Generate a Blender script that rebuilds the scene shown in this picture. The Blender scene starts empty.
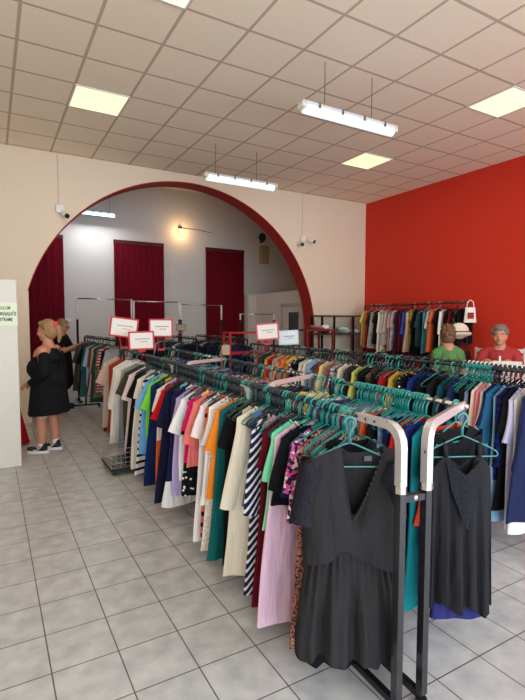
import bpy, math, random
from mathutils import Vector, Matrix
PI=math.pi
R=math.radians
rnd=random.Random(7)
C=bpy.context.scene.collection
sc=bpy.context.scene
# ------------------------------------------------------------------ camera
F_PX=472.77; PITCH=-.06272; ROLL=.0021; YAW=.52254; H=1.61
fw=Vector((math.sin(YAW)*math.cos(PITCH),math.cos(YAW)*math.cos(PITCH),math.sin(PITCH)))
r0=Vector((math.cos(YAW),-math.sin(YAW),0)); u0=r0.cross(fw)
rt=r0*math.cos(ROLL)+u0*math.sin(ROLL); upv=rt.cross(fw)
cam=bpy.data.cameras.new('camera'); camo=bpy.data.objects.new('camera',cam); C.objects.link(camo)
cam.sensor_fit='HORIZONTAL'; cam.sensor_width=36; cam.lens=36*F_PX/525; cam.clip_start=.05
M=Matrix((rt,upv,-fw)).transposed().to_4x4(); M.translation=Vector((0,0,H)); camo.matrix_world=M
sc.camera=camo
def proj_u(x,y,z):
    P=Vector((x,y,z-H)); return 262.5+F_PX*P.dot(rt)/P.dot(fw)
def proj_v(x,y,z):
    P=Vector((x,y,z-H)); return 350-F_PX*P.dot(upv)/P.dot(fw)
# ------------------------------------------------------------------ materials
def L(c):
    o=[]
    for v in c:
        v/=255.; o.append(v/12.92 if v<=.04045 else ((v+.055)/1.055)**2.4)
    return (*o,1.)
MC={}
class NT:
    def __init__(s,name):
        s.m=bpy.data.materials.new(name); s.m.use_nodes=True; s.t=s.m.node_tree; s.b=s.t.nodes['Principled BSDF']
    def n(s,typ,**k):
        x=s.t.nodes.new(typ)
        for a,v in k.items():
            if a[0]=='i' and a[1:].isdigit(): x.inputs[int(a[1:])].default_value=v
            else: setattr(x,a,v)
        return x
    def l(s,a,b): s.t.links.new(a,b)
    def obj(s): 
        return s.n('ShaderNodeTexCoord').outputs['Object']
    def mix(s,fac,a,b):
        x=s.n('ShaderNodeMix',data_type='RGBA')
        for idx,v in ((0,fac),(6,a),(7,b)):
            if isinstance(v,bpy.types.NodeSocket): s.l(v,x.inputs[idx])
            else: x.inputs[idx].default_value=v
        return x.outputs[2]
    def math(s,op,a,b=0.):
        x=s.n('ShaderNodeMath',operation=op)
        for i,v in ((0,a),(1,b)):
            if isinstance(v,bpy.types.NodeSocket): s.l(v,x.inputs[i])
            else: x.inputs[i].default_value=v
        return x.outputs[0]
    def noise(s,co,scale,detail=2,stretch=None):
        if stretch:
            mp=s.n('ShaderNodeMapping'); mp.inputs['Scale'].default_value=stretch; s.l(co,mp.inputs[0]); co=mp.outputs[0]
        x=s.n('ShaderNodeTexNoise'); x.inputs['Scale'].default_value=scale; x.inputs['Detail'].default_value=detail; s.l(co,x.inputs['Vector'])
        return x.outputs[0]
    def bump(s,h,strength,dist=.01):
        x=s.n('ShaderNodeBump'); x.inputs['Strength'].default_value=strength; x.inputs['Distance'].default_value=dist
        s.l(h,x.inputs['Height']); s.l(x.outputs[0],s.b.inputs['Normal'])
    def set(s,rough=.5,metal=0.,spec=.5):
        s.b.inputs['Roughness'].default_value=rough; s.b.inputs['Metallic'].default_value=metal; s.b.inputs['Specular IOR Level'].default_value=spec
        return s
def plain(name,c,rough=.5,metal=0.,spec=.5,var=0.):
    if name in MC: return MC[name]
    t=NT(name).set(rough,metal,spec); col=L(c)
    if var:
        nz=t.noise(t.obj(),9,3); d=tuple(x*(1-var) for x in col[:3])+(1,)
        t.l(t.mix(nz,d,tuple(min(1,x*(1+var)) for x in col[:3])+(1,)),t.b.inputs['Base Color'])
    else: t.b.inputs['Base Color'].default_value=col
    MC[name]=t.m; return t.m
def emis(name,c,st):
    if name in MC: return MC[name]
    t=NT(name); t.b.inputs['Base Color'].default_value=(.8,.8,.8,1); t.b.inputs['Emission Color'].default_value=L(c); t.b.inputs['Emission Strength'].default_value=st
    MC[name]=t.m; return t.m
def fabric(c,pat='plain',c2=None,p=1.):
    key=('fab',tuple(c),pat,tuple(c2) if c2 else None,p)
    if key in MC: return MC[key]
    t=NT('fabric').set(.9,0,.12); co=t.obj(); a=L(c); b=L(c2) if c2 else a
    out=None
    if pat in('hstripe','dstripe','vstripe'):
        sp=t.n('ShaderNodeSeparateXYZ'); t.l(co,sp.inputs[0])
        v=sp.outputs[2] if pat!='vstripe' else sp.outputs[0]
        if pat=='dstripe': v=t.math('ADD',sp.outputs[2],t.math('MULTIPLY',t.math('ABSOLUTE',sp.outputs[0]),1.1))
        fr=t.math('FRACT',t.math('MULTIPLY',t.math('ADD',v,5.),1/(.045*p)))
        out=t.mix(t.math('GREATER_THAN',fr,.62),a,b)
    elif pat=='hem':
        sp=t.n('ShaderNodeSeparateXYZ'); t.l(co,sp.inputs[0])
        out=t.mix(t.math('LESS_THAN',sp.outputs[2],-p),a,b)
    elif pat=='floral':
        vo=t.n('ShaderNodeTexVoronoi'); vo.inputs['Scale'].default_value=38*p; t.l(co,vo.inputs['Vector'])
        sp=t.n('ShaderNodeSeparateColor'); t.l(vo.outputs['Color'],sp.inputs[0])
        o1=t.mix(t.math('GREATER_THAN',sp.outputs[0],.55),a,b)
        out=t.mix(t.math('GREATER_THAN',sp.outputs[1],.8),o1,(.8,.75,.75,1))
    elif pat=='leopard':
        nz=t.noise(co,40*p,1); out=t.mix(t.math('GREATER_THAN',nz,.53),a,b)
    elif pat=='dots':
        vo=t.n('ShaderNodeTexVoronoi'); vo.inputs['Scale'].default_value=30*p; t.l(co,vo.inputs['Vector'])
        out=t.mix(t.math('LESS_THAN',vo.outputs['Distance'],.28),a,b)
    elif pat=='plaid':
        sp=t.n('ShaderNodeSeparateXYZ'); t.l(co,sp.inputs[0])
        f1=t.math('GREATER_THAN',t.math('FRACT',t.math('MULTIPLY',t.math('ADD',sp.outputs[2],5.),18.)),.5)
        f2=t.math('GREATER_THAN',t.math('FRACT',t.math('MULTIPLY',t.math('ADD',sp.outputs[0],5.),22.)),.5)
        out=t.mix(t.math('MULTIPLY',t.math('ADD',f1,f2),.5),a,b)
    elif pat=='lace':
        vo=t.n('ShaderNodeTexVoronoi'); vo.inputs['Scale'].default_value=60*p; t.l(co,vo.inputs['Vector'])
        out=t.mix(t.math('GREATER_THAN',vo.outputs['Distance'],.4),a,b); t.bump(vo.outputs['Distance'],.6,.004)
    if out is not None: t.l(out,t.b.inputs['Base Color'])
    else: t.b.inputs['Base Color'].default_value=a
    if pat!='lace': t.bump(t.noise(co,8,2,(2.2,2.2,.4)),.75,.03)
    MC[key]=t.m; return t.m
chrome=plain('chrome',(215,210,205),.22,1.); dchrome=plain('dark_chrome',(70,70,74),.3,.9)
t=NT('worn_chrome').set(.33,.55); nz=t.noise(t.obj(),45,4)
t.l(t.mix(t.math('GREATER_THAN',nz,.69),L((208,205,202)),L((130,104,92))),t.b.inputs['Base Color']); wchrome=t.m
blackm=plain('black_metal',(28,28,30),.25,.3); blackp=plain('black_plastic',(22,22,24),.45); redm=plain('red_metal',(178,32,30),.4)
whitep=plain('white_plastic',(228,226,220),.4); paper=plain('paper',(240,236,228),.8); greyp=plain('grey_plastic',(140,140,142),.5)
skin=plain('skin',(196,134,106),.55,0,.4,.06)
# ------------------------------------------------------------------ mesh helper
class MB:
    def __init__(s): s.v=[]; s.f=[]; s.mi=[]; s.cur=0
    def add(s,vs,fs):
        b=len(s.v); s.v+= [tuple(v) for v in vs]; s.f+=[tuple(b+i for i in f) for f in fs]; s.mi+=[s.cur]*len(fs)
    def box(s,c,d,rz=0.,bev=0.):
        x,y,z=(q/2 for q in d); cr,sr=math.cos(rz),math.sin(rz)
        def T(p): return (c[0]+p[0]*cr-p[1]*sr,c[1]+p[0]*sr+p[1]*cr,c[2]+p[2])
        if bev<=0:
            vs=[T((a*x,b*y,g*z)) for g in(-1,1) for b in(-1,1) for a in(-1,1)]
            s.add(vs,[(0,2,3,1),(4,5,7,6),(0,1,5,4),(2,6,7,3),(0,4,6,2),(1,3,7,5)])
        else:
            e=bev; rings=[]
            def oc(ix,iy,zz): return [T(p+(zz,)) for p in((-ix+e,-iy),(ix-e,-iy),(ix,-iy+e),(ix,iy-e),(ix-e,iy),(-ix+e,iy),(-ix,iy-e),(-ix,-iy+e))]
            vs=oc(x-e,y-e,-z)+oc(x,y,-z+e)+oc(x,y,z-e)+oc(x-e,y-e,z); fs=[tuple(range(7,-1,-1)),tuple(range(24,32))]
            for k in range(3):
                for i in range(8): j=(i+1)%8; fs.append((k*8+i,k*8+j,k*8+8+j,k*8+8+i))
            s.add(vs,fs)
        return s
    def tube(s,pts,r,n=8,cap=True,sq=False):
        pts=[Vector(p) for p in pts]; rs=r if isinstance(r,(list,tuple)) else [r]*len(pts)
        prev=None; vs=[]
        for i,p in enumerate(pts):
            d=(pts[min(i+1,len(pts)-1)]-pts[max(i-1,0)]); d=d.normalized() if d.length>1e-9 else Vector((0,0,1))
            if prev is None:
                a=Vector((0,0,1)) if abs(d.z)<.9 else Vector((1,0,0)); q=d.cross(a).normalized()
            else: q=(prev-d*prev.dot(d)).normalized()
            prev=q; w=d.cross(q)
            for k in range(n):
                ang=2*PI*k/n+(PI/4 if sq else 0); vs.append(p+(q*math.cos(ang)+w*math.sin(ang))*rs[i])
        fs=[]
        for i in range(len(pts)-1):
            for k in range(n): j=(k+1)%n; fs.append((i*n+k,i*n+j,i*n+n+j,i*n+n+k))
        if cap: fs.append(tuple(range(n-1,-1,-1))); fs.append(tuple((len(pts)-1)*n+k for k in range(n)))
        s.add(vs,fs); return s
    def cyl(s,c,r,h,n=16): return s.tube([(c[0],c[1],c[2]),(c[0],c[1],c[2]+h)],r,n)
    def ell(s,c,rad,rot=None,nu=14,nv=9):
        vs=[];fs=[]; c=Vector(c)
        for i in range(nv+1):
            th=PI*i/nv
            for k in range(nu):
                ph=2*PI*k/nu; p=Vector((rad[0]*math.sin(th)*math.cos(ph),rad[1]*math.sin(th)*math.sin(ph),rad[2]*math.cos(th)))
                if rot: p=rot@p
                vs.append(c+p)
        for i in range(nv):
            for k in range(nu): j=(k+1)%nu; fs.append((i*nu+k,i*nu+nu+k,i*nu+nu+j,i*nu+j))
        s.add(vs,fs); return s
    def cap(s,a,ra,b,rb,n=12):
        a=Vector(a);b=Vector(b); s.tube([a,b],[ra,rb],n); s.ell(a,(ra,)*3,None,n,8); s.ell(b,(rb,)*3,None,n,8); return s
    def chain(s,pts,rs,n=12):
        for i in range(len(pts)-1): s.cap(pts[i],rs[i],pts[i+1],rs[i+1],n)
        return s
    def prism(s,poly,y0,y1,T=lambda p:p):
        # poly in xz, extruded along y
        n=len(poly); vs=[T((x,y0,z)) for x,z in poly]+[T((x,y1,z)) for x,z in poly]
        fs=[tuple(range(n)),tuple(range(2*n-1,n-1,-1))]+[(i,n+i,n+(i+1)%n,(i+1)%n) for i in range(n)]
        s.add(vs,fs); return s
    def mesh(s,name,mats,smooth=False):
        me=bpy.data.meshes.new(name); me.from_pydata(s.v,[],s.f); me.validate(); 
        for m in (mats if isinstance(mats,(list,tuple)) else [mats]): me.materials.append(m)
        if len(me.polygons)==len(s.mi): me.polygons.foreach_set('material_index',s.mi)
        me.polygons.foreach_set('use_smooth',[smooth]*len(me.polygons)); me.update(); return me
    def build(s,name,mats,parent=None,smooth=False):
        return link(name,s.mesh(name,mats,smooth),parent)
    def bake(s,name,mat,parent,voxel=.008,smooth=6):
        o=link(name,s.mesh(name,mat,True),None)
        m=o.modifiers.new('r','REMESH'); m.mode='VOXEL'; m.voxel_size=voxel; m.use_smooth_shade=True
        k=o.modifiers.new('s','SMOOTH'); k.factor=.5; k.iterations=smooth
        dg=bpy.context.evaluated_depsgraph_get(); me=bpy.data.meshes.new_from_object(o.evaluated_get(dg)); me.name=name
        bpy.data.objects.remove(o); 
        if not me.materials: me.materials.append(mat)
        return link(name,me,parent)
def link(name,me,parent=None):
    o=bpy.data.objects.new(name,me); C.objects.link(o)
    if parent: o.parent=parent
    return o
def tag(o,label=None,cat=None,group=None,kind=None):
    if label: o['label']=label
    if cat: o['category']=cat
    if group: o['group']=group
    if kind: o['kind']=kind
    return o
def thing(name,label,cat,loc=(0,0,0),rz=0.,group=None):
    o=bpy.data.objects.new(name,None); C.objects.link(o); o.location=loc; o.rotation_euler=(0,0,rz); o.empty_display_size=.1
    return tag(o,label,cat,group)
def text_mesh(body,size,name,mat,parent,loc,rot,right=False,ext=.0006):
    cu=bpy.data.curves.new(name,'FONT'); cu.body=body; cu.align_x='RIGHT' if right else 'LEFT'; cu.offset=.0012; cu.size=size; cu.extrude=ext; o=bpy.data.objects.new(name,cu); C.objects.link(o)
    dg=bpy.context.evaluated_depsgraph_get(); me=bpy.data.meshes.new_from_object(o.evaluated_get(dg)); bpy.data.objects.remove(o)
    me.materials.clear(); me.materials.append(mat); r=link(name,me,parent); r.location=loc; r.scale=(.66 if right else 1,1,1); r.rotation_euler=rot; return r
# ------------------------------------------------------------------ setting
CZ=4.205; XR=7.35; YA=8.15; TH=.36; YB=12.; XL=-3.2; YF=-3.0
t=NT('floor_tile').set(.33,0,.45); co=t.obj()
mp=t.n('ShaderNodeMapping'); mp.inputs['Location'].default_value=(-.198,-2.861,0); t.l(co,mp.inputs[0])
br=t.n('ShaderNodeTexBrick',offset=0.,squash=1.); t.l(mp.outputs[0],br.inputs['Vector'])
br.inputs['Scale'].default_value=1; br.inputs['Brick Width'].default_value=.2991; br.inputs['Row Height'].default_value=.2991; br.inputs['Mortar Size'].default_value=.0032; br.inputs['Mortar Smooth'].default_value=.1
n1=t.noise(co,9,8); cr=t.n('ShaderNodeValToRGB'); cr.color_ramp.elements[0].position=.32; cr.color_ramp.elements[1].position=.68
cr.color_ramp.elements[0].color=L((166,166,168)); cr.color_ramp.elements[1].color=L((194,193,191)); t.l(n1,cr.inputs[0])
t.l(t.mix(br.outputs['Fac'],cr.outputs[0],L((84,78,74))),t.b.inputs['Base Color']); t.bump(t.math('MULTIPLY',br.outputs['Fac'],-1.),.4,.003)
floor_m=t.m
t=NT('ceiling_tile').set(.9,0,.2); co=t.obj(); mp=t.n('ShaderNodeMapping'); mp.inputs['Location'].default_value=(-.293,-4.487,0); t.l(co,mp.inputs[0])
br=t.n('ShaderNodeTexBrick',offset=0.,squash=1.); t.l(mp.outputs[0],br.inputs['Vector'])
br.inputs['Scale'].default_value=1; br.inputs['Brick Width'].default_value=.6; br.inputs['Row Height'].default_value=.6; br.inputs['Mortar Size'].default_value=.015; br.inputs['Mortar Smooth'].default_value=.0
sp=t.noise(co,160,2); base=t.mix(t.math('GREATER_THAN',sp,.62),L((242,226,202)),L((228,212,187)))
t.l(t.mix(br.outputs['Fac'],base,L((190,172,152))),t.b.inputs['Base Color']); ceil_m=t.m
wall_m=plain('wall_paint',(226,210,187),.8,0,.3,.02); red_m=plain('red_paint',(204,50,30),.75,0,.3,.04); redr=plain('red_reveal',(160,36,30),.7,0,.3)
back_m=plain('back_wall_paint',(218,211,206),.85,0,.2,.02)
def struct(name,mb,m,parent=None,smooth=False):
    o=mb.build(name,m,parent,smooth); o['kind']='structure'; return o
struct('floor',MB().box(((XL+8.4)/2,(YF+YB)/2,-.05),(8.4-XL+.4,YB-YF+.4,.1)),floor_m)
struct('ceiling',MB().box(((XL+XR)/2,(YF+YA)/2+.1,CZ+.05),(XR-XL+.4,YA-YF+.2,.1)),ceil_m)
struct('ceiling_back',MB().box((3.,(YA+YB)/2+.2,5.05),(11.,YB-YA+.6,.1)),back_m)
struct('wall_right',MB().box((XR+.1,(YF+YA)/2,CZ/2),(.2,YA-YF,CZ)),red_m)
struct('wall_left',MB().box((XL-.1,(YF+YA)/2,CZ/2),(.2,YA-YF,CZ)),wall_m)
# arch wall
def zarch(x,d=0):
    q=2.77**2-(x-3.19)**2; return 1.285+math.sqrt(max(q,0))
mb=MB(); XA0,XA1=.53,5.955
xs=[XA0+(XA1-XA0)*(1-math.cos(PI*i/64))/2 for i in range(65)]
def quad(a,b,c,d): mb.add([a,b,c,d],[(0,1,2,3)])
top=5.0
for y,flip in((YA,0),(YA+TH,1)):
    for (a,b) in ((XL,XA0),(XA1,8.4)):
        quad((a,y,0),(b,y,0),(b,y,top),(a,y,top))
    for i in range(64):
        a,b=xs[i],xs[i+1]; quad((a,y,zarch(a)),(b,y,zarch(b)),(b,y,top),(a,y,top))
mb.cur=1
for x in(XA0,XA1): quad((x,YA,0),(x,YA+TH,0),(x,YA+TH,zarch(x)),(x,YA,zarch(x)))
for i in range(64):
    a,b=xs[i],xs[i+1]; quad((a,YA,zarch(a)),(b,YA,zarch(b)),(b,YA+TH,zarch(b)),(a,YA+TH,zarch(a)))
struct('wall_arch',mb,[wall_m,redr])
# painted red edge band round the arch on the face of the wall
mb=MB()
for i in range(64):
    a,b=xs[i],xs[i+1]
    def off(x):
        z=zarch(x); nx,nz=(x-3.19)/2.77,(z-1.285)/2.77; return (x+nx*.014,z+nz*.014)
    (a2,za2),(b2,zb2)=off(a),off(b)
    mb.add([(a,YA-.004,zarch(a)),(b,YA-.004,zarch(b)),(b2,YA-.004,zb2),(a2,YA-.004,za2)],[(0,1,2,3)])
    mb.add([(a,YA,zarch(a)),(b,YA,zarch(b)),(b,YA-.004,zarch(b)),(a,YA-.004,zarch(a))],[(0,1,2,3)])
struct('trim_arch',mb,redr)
struct('wall_back',MB().box((3.,YB+.1,2.5),(11.,.2,5.)),back_m)
struct('wall_back_side',MB().box((8.4,(YA+YB)/2+.2,2.5),(.2,YB-YA+.3,5.)),back_m)
struct('wall_back_left',MB().box((-1.2,(YA+TH+YB)/2,2.5),(.2,YB-YA-TH,5.)),back_m)
# low enclosed room at the back right, with a door
struct('partition_right',MB().box((7.35,10.1,1.17),(1.7,3.16,2.34)).box((6.42,11.78,1.17),(.3,.2,2.34)),plain('partition_paint',(226,216,208),.8,0,.2))
d=struct('door_1',MB().box((6.485,9.75,.98),(.03,.84,1.96)),plain('door_white',(222,214,206),.5))
struct('door_frame',MB().box((6.475,9.29,1.0),(.06,.07,2.0)).box((6.475,10.21,1.0),(.06,.07,2.0)).box((6.475,9.75,2.0),(.06,.99,.07)),plain('door_frame_paint',(196,188,180),.5),d)
struct('door_pane',MB().box((6.466,9.7,1.5),(.012,.42,.62)),plain('dark_glass',(48,54,56),.08),d)
struct('door_handle',MB().tube([(6.47,9.4,1.0),(6.42,9.4,1.0),(6.42,9.52,1.0)],.01),dchrome,d)
# front wall with the shop window behind the viewer
mb=MB(); mb.box((XL+.6,YF-.1,CZ/2),(1.2,.2,CZ)).box((XR-.5,YF-.1,CZ/2),(1.,.2,CZ)).box(((XL+XR)/2,YF-.1,3.75),(XR-XL,.2,.92)).box(((XL+XR)/2,YF-.1,.1),(XR-XL,.2,.2)).box((2.2,YF-.1,1.8),(.3,.2,3.3))
struct('wall_front',mb,wall_m)
def winframe(n,x0,x1):
    m=MB()
    for x in(x0,(x0+x1)/2,x1): m.box((x,YF-.1,1.75),(.06,.08,3.1))
    for z in(.2,2.5,3.29): m.box(((x0+x1)/2,YF-.1,z),(x1-x0,.08,.06))
    struct(n,m,plain('window_metal',(90,90,92),.4,.6))
winframe('window_1',XL+1.2,2.05); winframe('window_2',2.35,XR-1.)
# ------------------------------------------------------------------ curtains at the back wall
cur_m=fabric((108,12,30))
def curtain(x0,x1,label):
    o=thing('curtain',label,'curtain',((x0+x1)/2,YB-.02,0),0,'burgundy curtains in the back room'); w=(x1-x0)/2
    m=MB(); n=60; vs=[]
    for z in(.02,3.5):
        for s_ in (0,1):
            for i in range(n+1):
                x=-w+2*w*i/n; vs.append((x,-.03-.005*math.sin(i*.9)-.008*s_,z))
    fs=[(i,i+1,2*(n+1)+i+1,2*(n+1)+i) for i in range(n)]+[((n+1)+i,3*(n+1)+i,3*(n+1)+i+1,(n+1)+i+1) for i in range(n)]
    m.add(vs,fs); m.build('drape',cur_m,o,True)
    MB().box((0,-.03,3.53),(2*w,.05,.09)).build('pelmet',plain('curtain_box',(84,10,26),.7),o)
curtain(.2,1.53,'burgundy curtain at the left end of the back wall, behind the blonde woman')
curtain(2.68,3.94,'burgundy curtain in the middle of the back wall, behind the red-framed signs')
curtain(5.11,6.27,'burgundy curtain nearest the white partition of the back room')
# ------------------------------------------------------------------ ceiling panels and tube fixtures
panel_e=emis('panel_light',(255,246,178),1.05)
def panel(x,y,label):
    o=thing('ceiling_light',label,'ceiling light',(x,y,CZ),0,'square light panels in the ceiling grid')
    m=MB()
    for s_ in(-1,1): m.box((s_*.292,0,-.006),(.016,.6,.012)).box((0,s_*.292,-.006),(.57,.016,.012))
    m.build('frame',whitep,o); MB().box((0,0,-.004),(.57,.57,.006)).build('diffuser',panel_e,o)
panel(1.193,5.987,'square light panel in the ceiling above the left of the arch')
panel(5.393,5.987,'square light panel in the ceiling nearest the corner of the arch and red walls')
panel(5.393,3.587,'square light panel in the ceiling beside the red wall, nearest of the two there')
panel(1.193,3.587,'square light panel at the top edge of the view, only its rim showing')
tube_e=emis('tube_light',(190,230,250),1.2)
def fixture(x0,x1,y,z,wires,label,ztop=CZ):
    L_=x1-x0; o=thing('ceiling_tube_light',label,'ceiling light',((x0+x1)/2,y,z),0,'hanging tube lights')
    MB().tube([(-L_/2+.05,0,.0),(L_/2-.05,0,.0)],.05,14).build('diffuser',tube_e,o,True)
    MB().box((0,0,.045),(L_,.11,.03),0,.008).build('housing',plain('fixture_grey',(205,205,205),.4),o)
    for k in(-1,1):
        MB().box((k*(L_/2-.03),0,.02),(.06,.11,.07),0,.012).build('end_cap',plain('fixture_cap',(212,205,196),.5),o)
    for k in range(4):
        MB().box((-L_/2+.2+k*(L_-.4)/3,0,.035),(.02,.125,.05)).build('clip',plain('clip_metal',(120,105,90),.4,.6),o)
    for wx in wires:
        MB().tube([(wx-(x0+x1)/2,0,.06),(wx-(x0+x1)/2,0,ztop-z)],.004,6).build('suspension_wire',plain('wire_grey',(90,85,80),.5,.4),o)
    return o
fixture(2.70,3.98,3.96,3.70,(3.0,3.63),'hanging tube light nearest the viewer, above the clothes racks')
fixture(2.765,4.0,6.52,3.70,(3.64,2.95),'hanging tube light just in front of the top of the arch')
fixture(1.75,2.66,11.5,4.06,(1.95,2.5),'tube light high in the back room, seen through the arch',5.0)
# wall lamp
o=thing('wall_lamp','small glowing bulb lamp high on the back wall between two curtains','wall lamp',(4.4,YB,3.92))
MB().cyl((0,-.02,.1),.05,.03).tube([(0,0,.12),(0,-.1,.12),(0,-.12,.05)],.01).build('bracket',dchrome,o)
MB().ell((0,-.12,0),(.045,.045,.055)).build('bulb',emis('bulb',(255,190,90),14.),o,True)
MB().tube([(0,-.01,.11),(.5,-.01,.1),(.9,-.01,.06)],.008,6).build('cable',plain('wire_grey',(90,85,80)),o)
lp=bpy.data.lights.new('bulb_light','POINT'); lp.energy=9; lp.color=(1,.6,.25); lp.shadow_soft_size=.05; lo=bpy.data.objects.new('bulb_light',lp); C.objects.link(lo); lo.location=(4.4,YB-.26,3.9)
o=thing('loudspeaker','round black loudspeaker high on the back wall above a beige box','loudspeaker',(6.85,YB,3.98))
MB().ell((0,-.08,0),(.11,.08,.13)).build('cone',blackp,o,True); MB().box((0,-.02,-.05),(.06,.05,.2)).build('bracket',dchrome,o)
tag(MB().box((6.93,YB-.05,3.5),(.3,.1,.52),0,.02).box((6.93,YB-.105,3.5),(.2,.012,.4)).build('wall_vent',plain('vent_beige',(176,150,110),.6)),'beige ventilation box on the back wall below the round loudspeaker','vent')
# ------------------------------------------------------------------ security cameras
def cctv(x,z,heads,label):
    o=thing('security_camera',label,'security camera',(x,YA,z))
    MB().box((0,-.025,.07),(.13,.05,.13),0,.01).build('junction_box',whitep,o)
    for dx,dz,a in heads:
        q=Matrix.Rotation(a,3,'Z')
        def T(p): v=q@Vector(p); return (v.x+dx,v.y-.07,v.z+dz)
        h=MB().tube([T((0,.0,.02)),T((0,-.12,-.03))],.042,12).build('camera_head',whitep,o)
        MB().tube([T((0,-.115,-.028)),T((0,-.135,-.036))],[.04,.036],12).build('lens',blackp,h)
        MB().tube([(dx*.5,-.04,.06),(dx,-.07,dz)],.014,8).build('arm',whitep,o)
    MB().tube([(-.02,-.008,.13),(-.02,-.008,CZ-z)],.008,6).build('cable',plain('cable_white',(205,196,186),.6),o)
cctv(1.01,3.28,[(.04,-.03,.3)],'white security camera on the arch wall at the left of the arch')
cctv(5.65,3.22,[(-.09,-.05,-.4),(.1,.03,.5)],'white twin-headed security camera on the arch wall at the right of the arch')
tag(MB().box((1.6,YB-.015,1.6),(.14,.03,.09),0,.008).build('wall_socket',whitep),'small white socket plate on the back wall beside the left curtain','socket')
# ------------------------------------------------------------------ white partition panel at the left
o=thing('display_partition','plain white free-standing partition at the left edge with a paper sign','partition',(0,5.8,0))
MB().box((-.45,0,1.02),(1.42,.07,2.04),0,.006).build('panel',plain('partition_white',(214,210,199),.55),o)
s=thing('paper_sign','pale green paper notice with three lines of lettering on the white partition','sign',(.03,5.763,1.67))
MB().box((0,-.003,0),(.46,.004,.25)).build('sheet',plain('notice_paper',(224,232,204),.7),s)
for k,(tx,cl) in enumerate((('UGULUM',(104,128,84)),('BRAJAJUĆE',(34,44,34)),('ETRAME',(34,44,34)))):
    text_mesh(tx,.05,'lettering',plain('ink%d'%(k>0),cl,.8),s,((.165,.22,.183)[k],-.0056,.05-.062*k),(PI/2,0,0),True)
tag(MB().tube([(.25,6.83,.75),(.27,6.83,.4),(.31,6.8,.01)],[.02,.05,.10],20).build('red_cloth',fabric((190,16,34)),None,True),'red cloth hanging to the floor behind the white partition','cloth')
# ------------------------------------------------------------------ garments and hangers
def garment_body(w_sh,w_hem,length,neck,df,db,th,amp,nf,seed,slope=.5,waist=1.,vneck=False,pleat=0,hemcurve=0.,M_=12,N_=36):
    q=random.Random(seed); ph=q.uniform(0,6); ph2=q.uniform(0,6); mb=MB(); vs=[]
    for j in range(M_+1):
        v=j/M_
        for i in range(N_):
            a=2*PI*(i+.5)/N_; cx=math.cos(a); sy=math.sin(a); x0=cx*w_sh; ax=abs(x0)
            if ax<neck:
                d=df if sy<0 else db; k=ax/neck
                zt=-(d*(1-k) if vneck else d*math.sqrt(max(0,1-k*k)))
            else: zt=-slope*(ax-neck)
            e=min(1,v/.3); wv=w_sh+(w_hem-w_sh)*(v**1.2)
            if waist!=1.: wv*=1-(1-waist)*math.exp(-((v-.42)/.16)**2)
            z=zt+(-length-zt)*v - (hemcurve*(1-cx*cx)*v**4 if hemcurve else 0)
            x=cx*wv*(1+.045*v*math.sin(v*5+ph2)); ty=.007+(th-.007)*min(1,v/.35)
            s_=1 if sy>0 else -1
            y=s_*ty*(abs(sy)**.6)+amp*v**.9*(math.sin(x/w_sh*nf+ph)+.5*math.sin(x/w_sh*nf*1.9+ph2))
            if pleat: y+=s_*pleat*v*math.sin(cx*22+ph)
            vs.append((x,y,z))
    fs=[]
    for j in range(M_):
        for i in range(N_):
            k=(i+1)%N_
            fs.append((j*N_+i,(j+1)*N_+i,(j+1)*N_+k,j*N_+k))
    mb.add(vs,fs); return mb
def sleeve(side,w_sh,z0,length,ang,wid0,wid1,th,seed,n=12,m=7):
    q=random.Random(seed); ph=q.uniform(0,6); mb=MB(); vs=[]
    d=Vector((math.sin(ang),0,-math.cos(ang))); pr=Vector((-math.cos(ang),0,-math.sin(ang)))
    st=Vector((w_sh-.01,0,z0+.004))-d*.0
    for j in range(m+1):
        t_=j/m; w=wid0+(wid1-wid0)*t_; ww=w*(.35+.65*min(1,t_*3+.15)); c=st+d*(length*t_)+pr*(ww*.5)
        bend=.016*math.sin(t_*3+ph)
        for i in range(n):
            a=2*PI*i/n; p=c+pr*(ww*.5*math.cos(a)); y=th*math.sin(a)+bend*t_
            vs.append((side*p.x,y,p.z))
    fs=[(j*n+i,j*n+(i+1)%n,(j+1)*n+(i+1)%n,(j+1)*n+i) for j in range(m) for i in range(n)]
    mb.add(vs,fs); return mb
NECKZ=-.105
ROT={}
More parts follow.
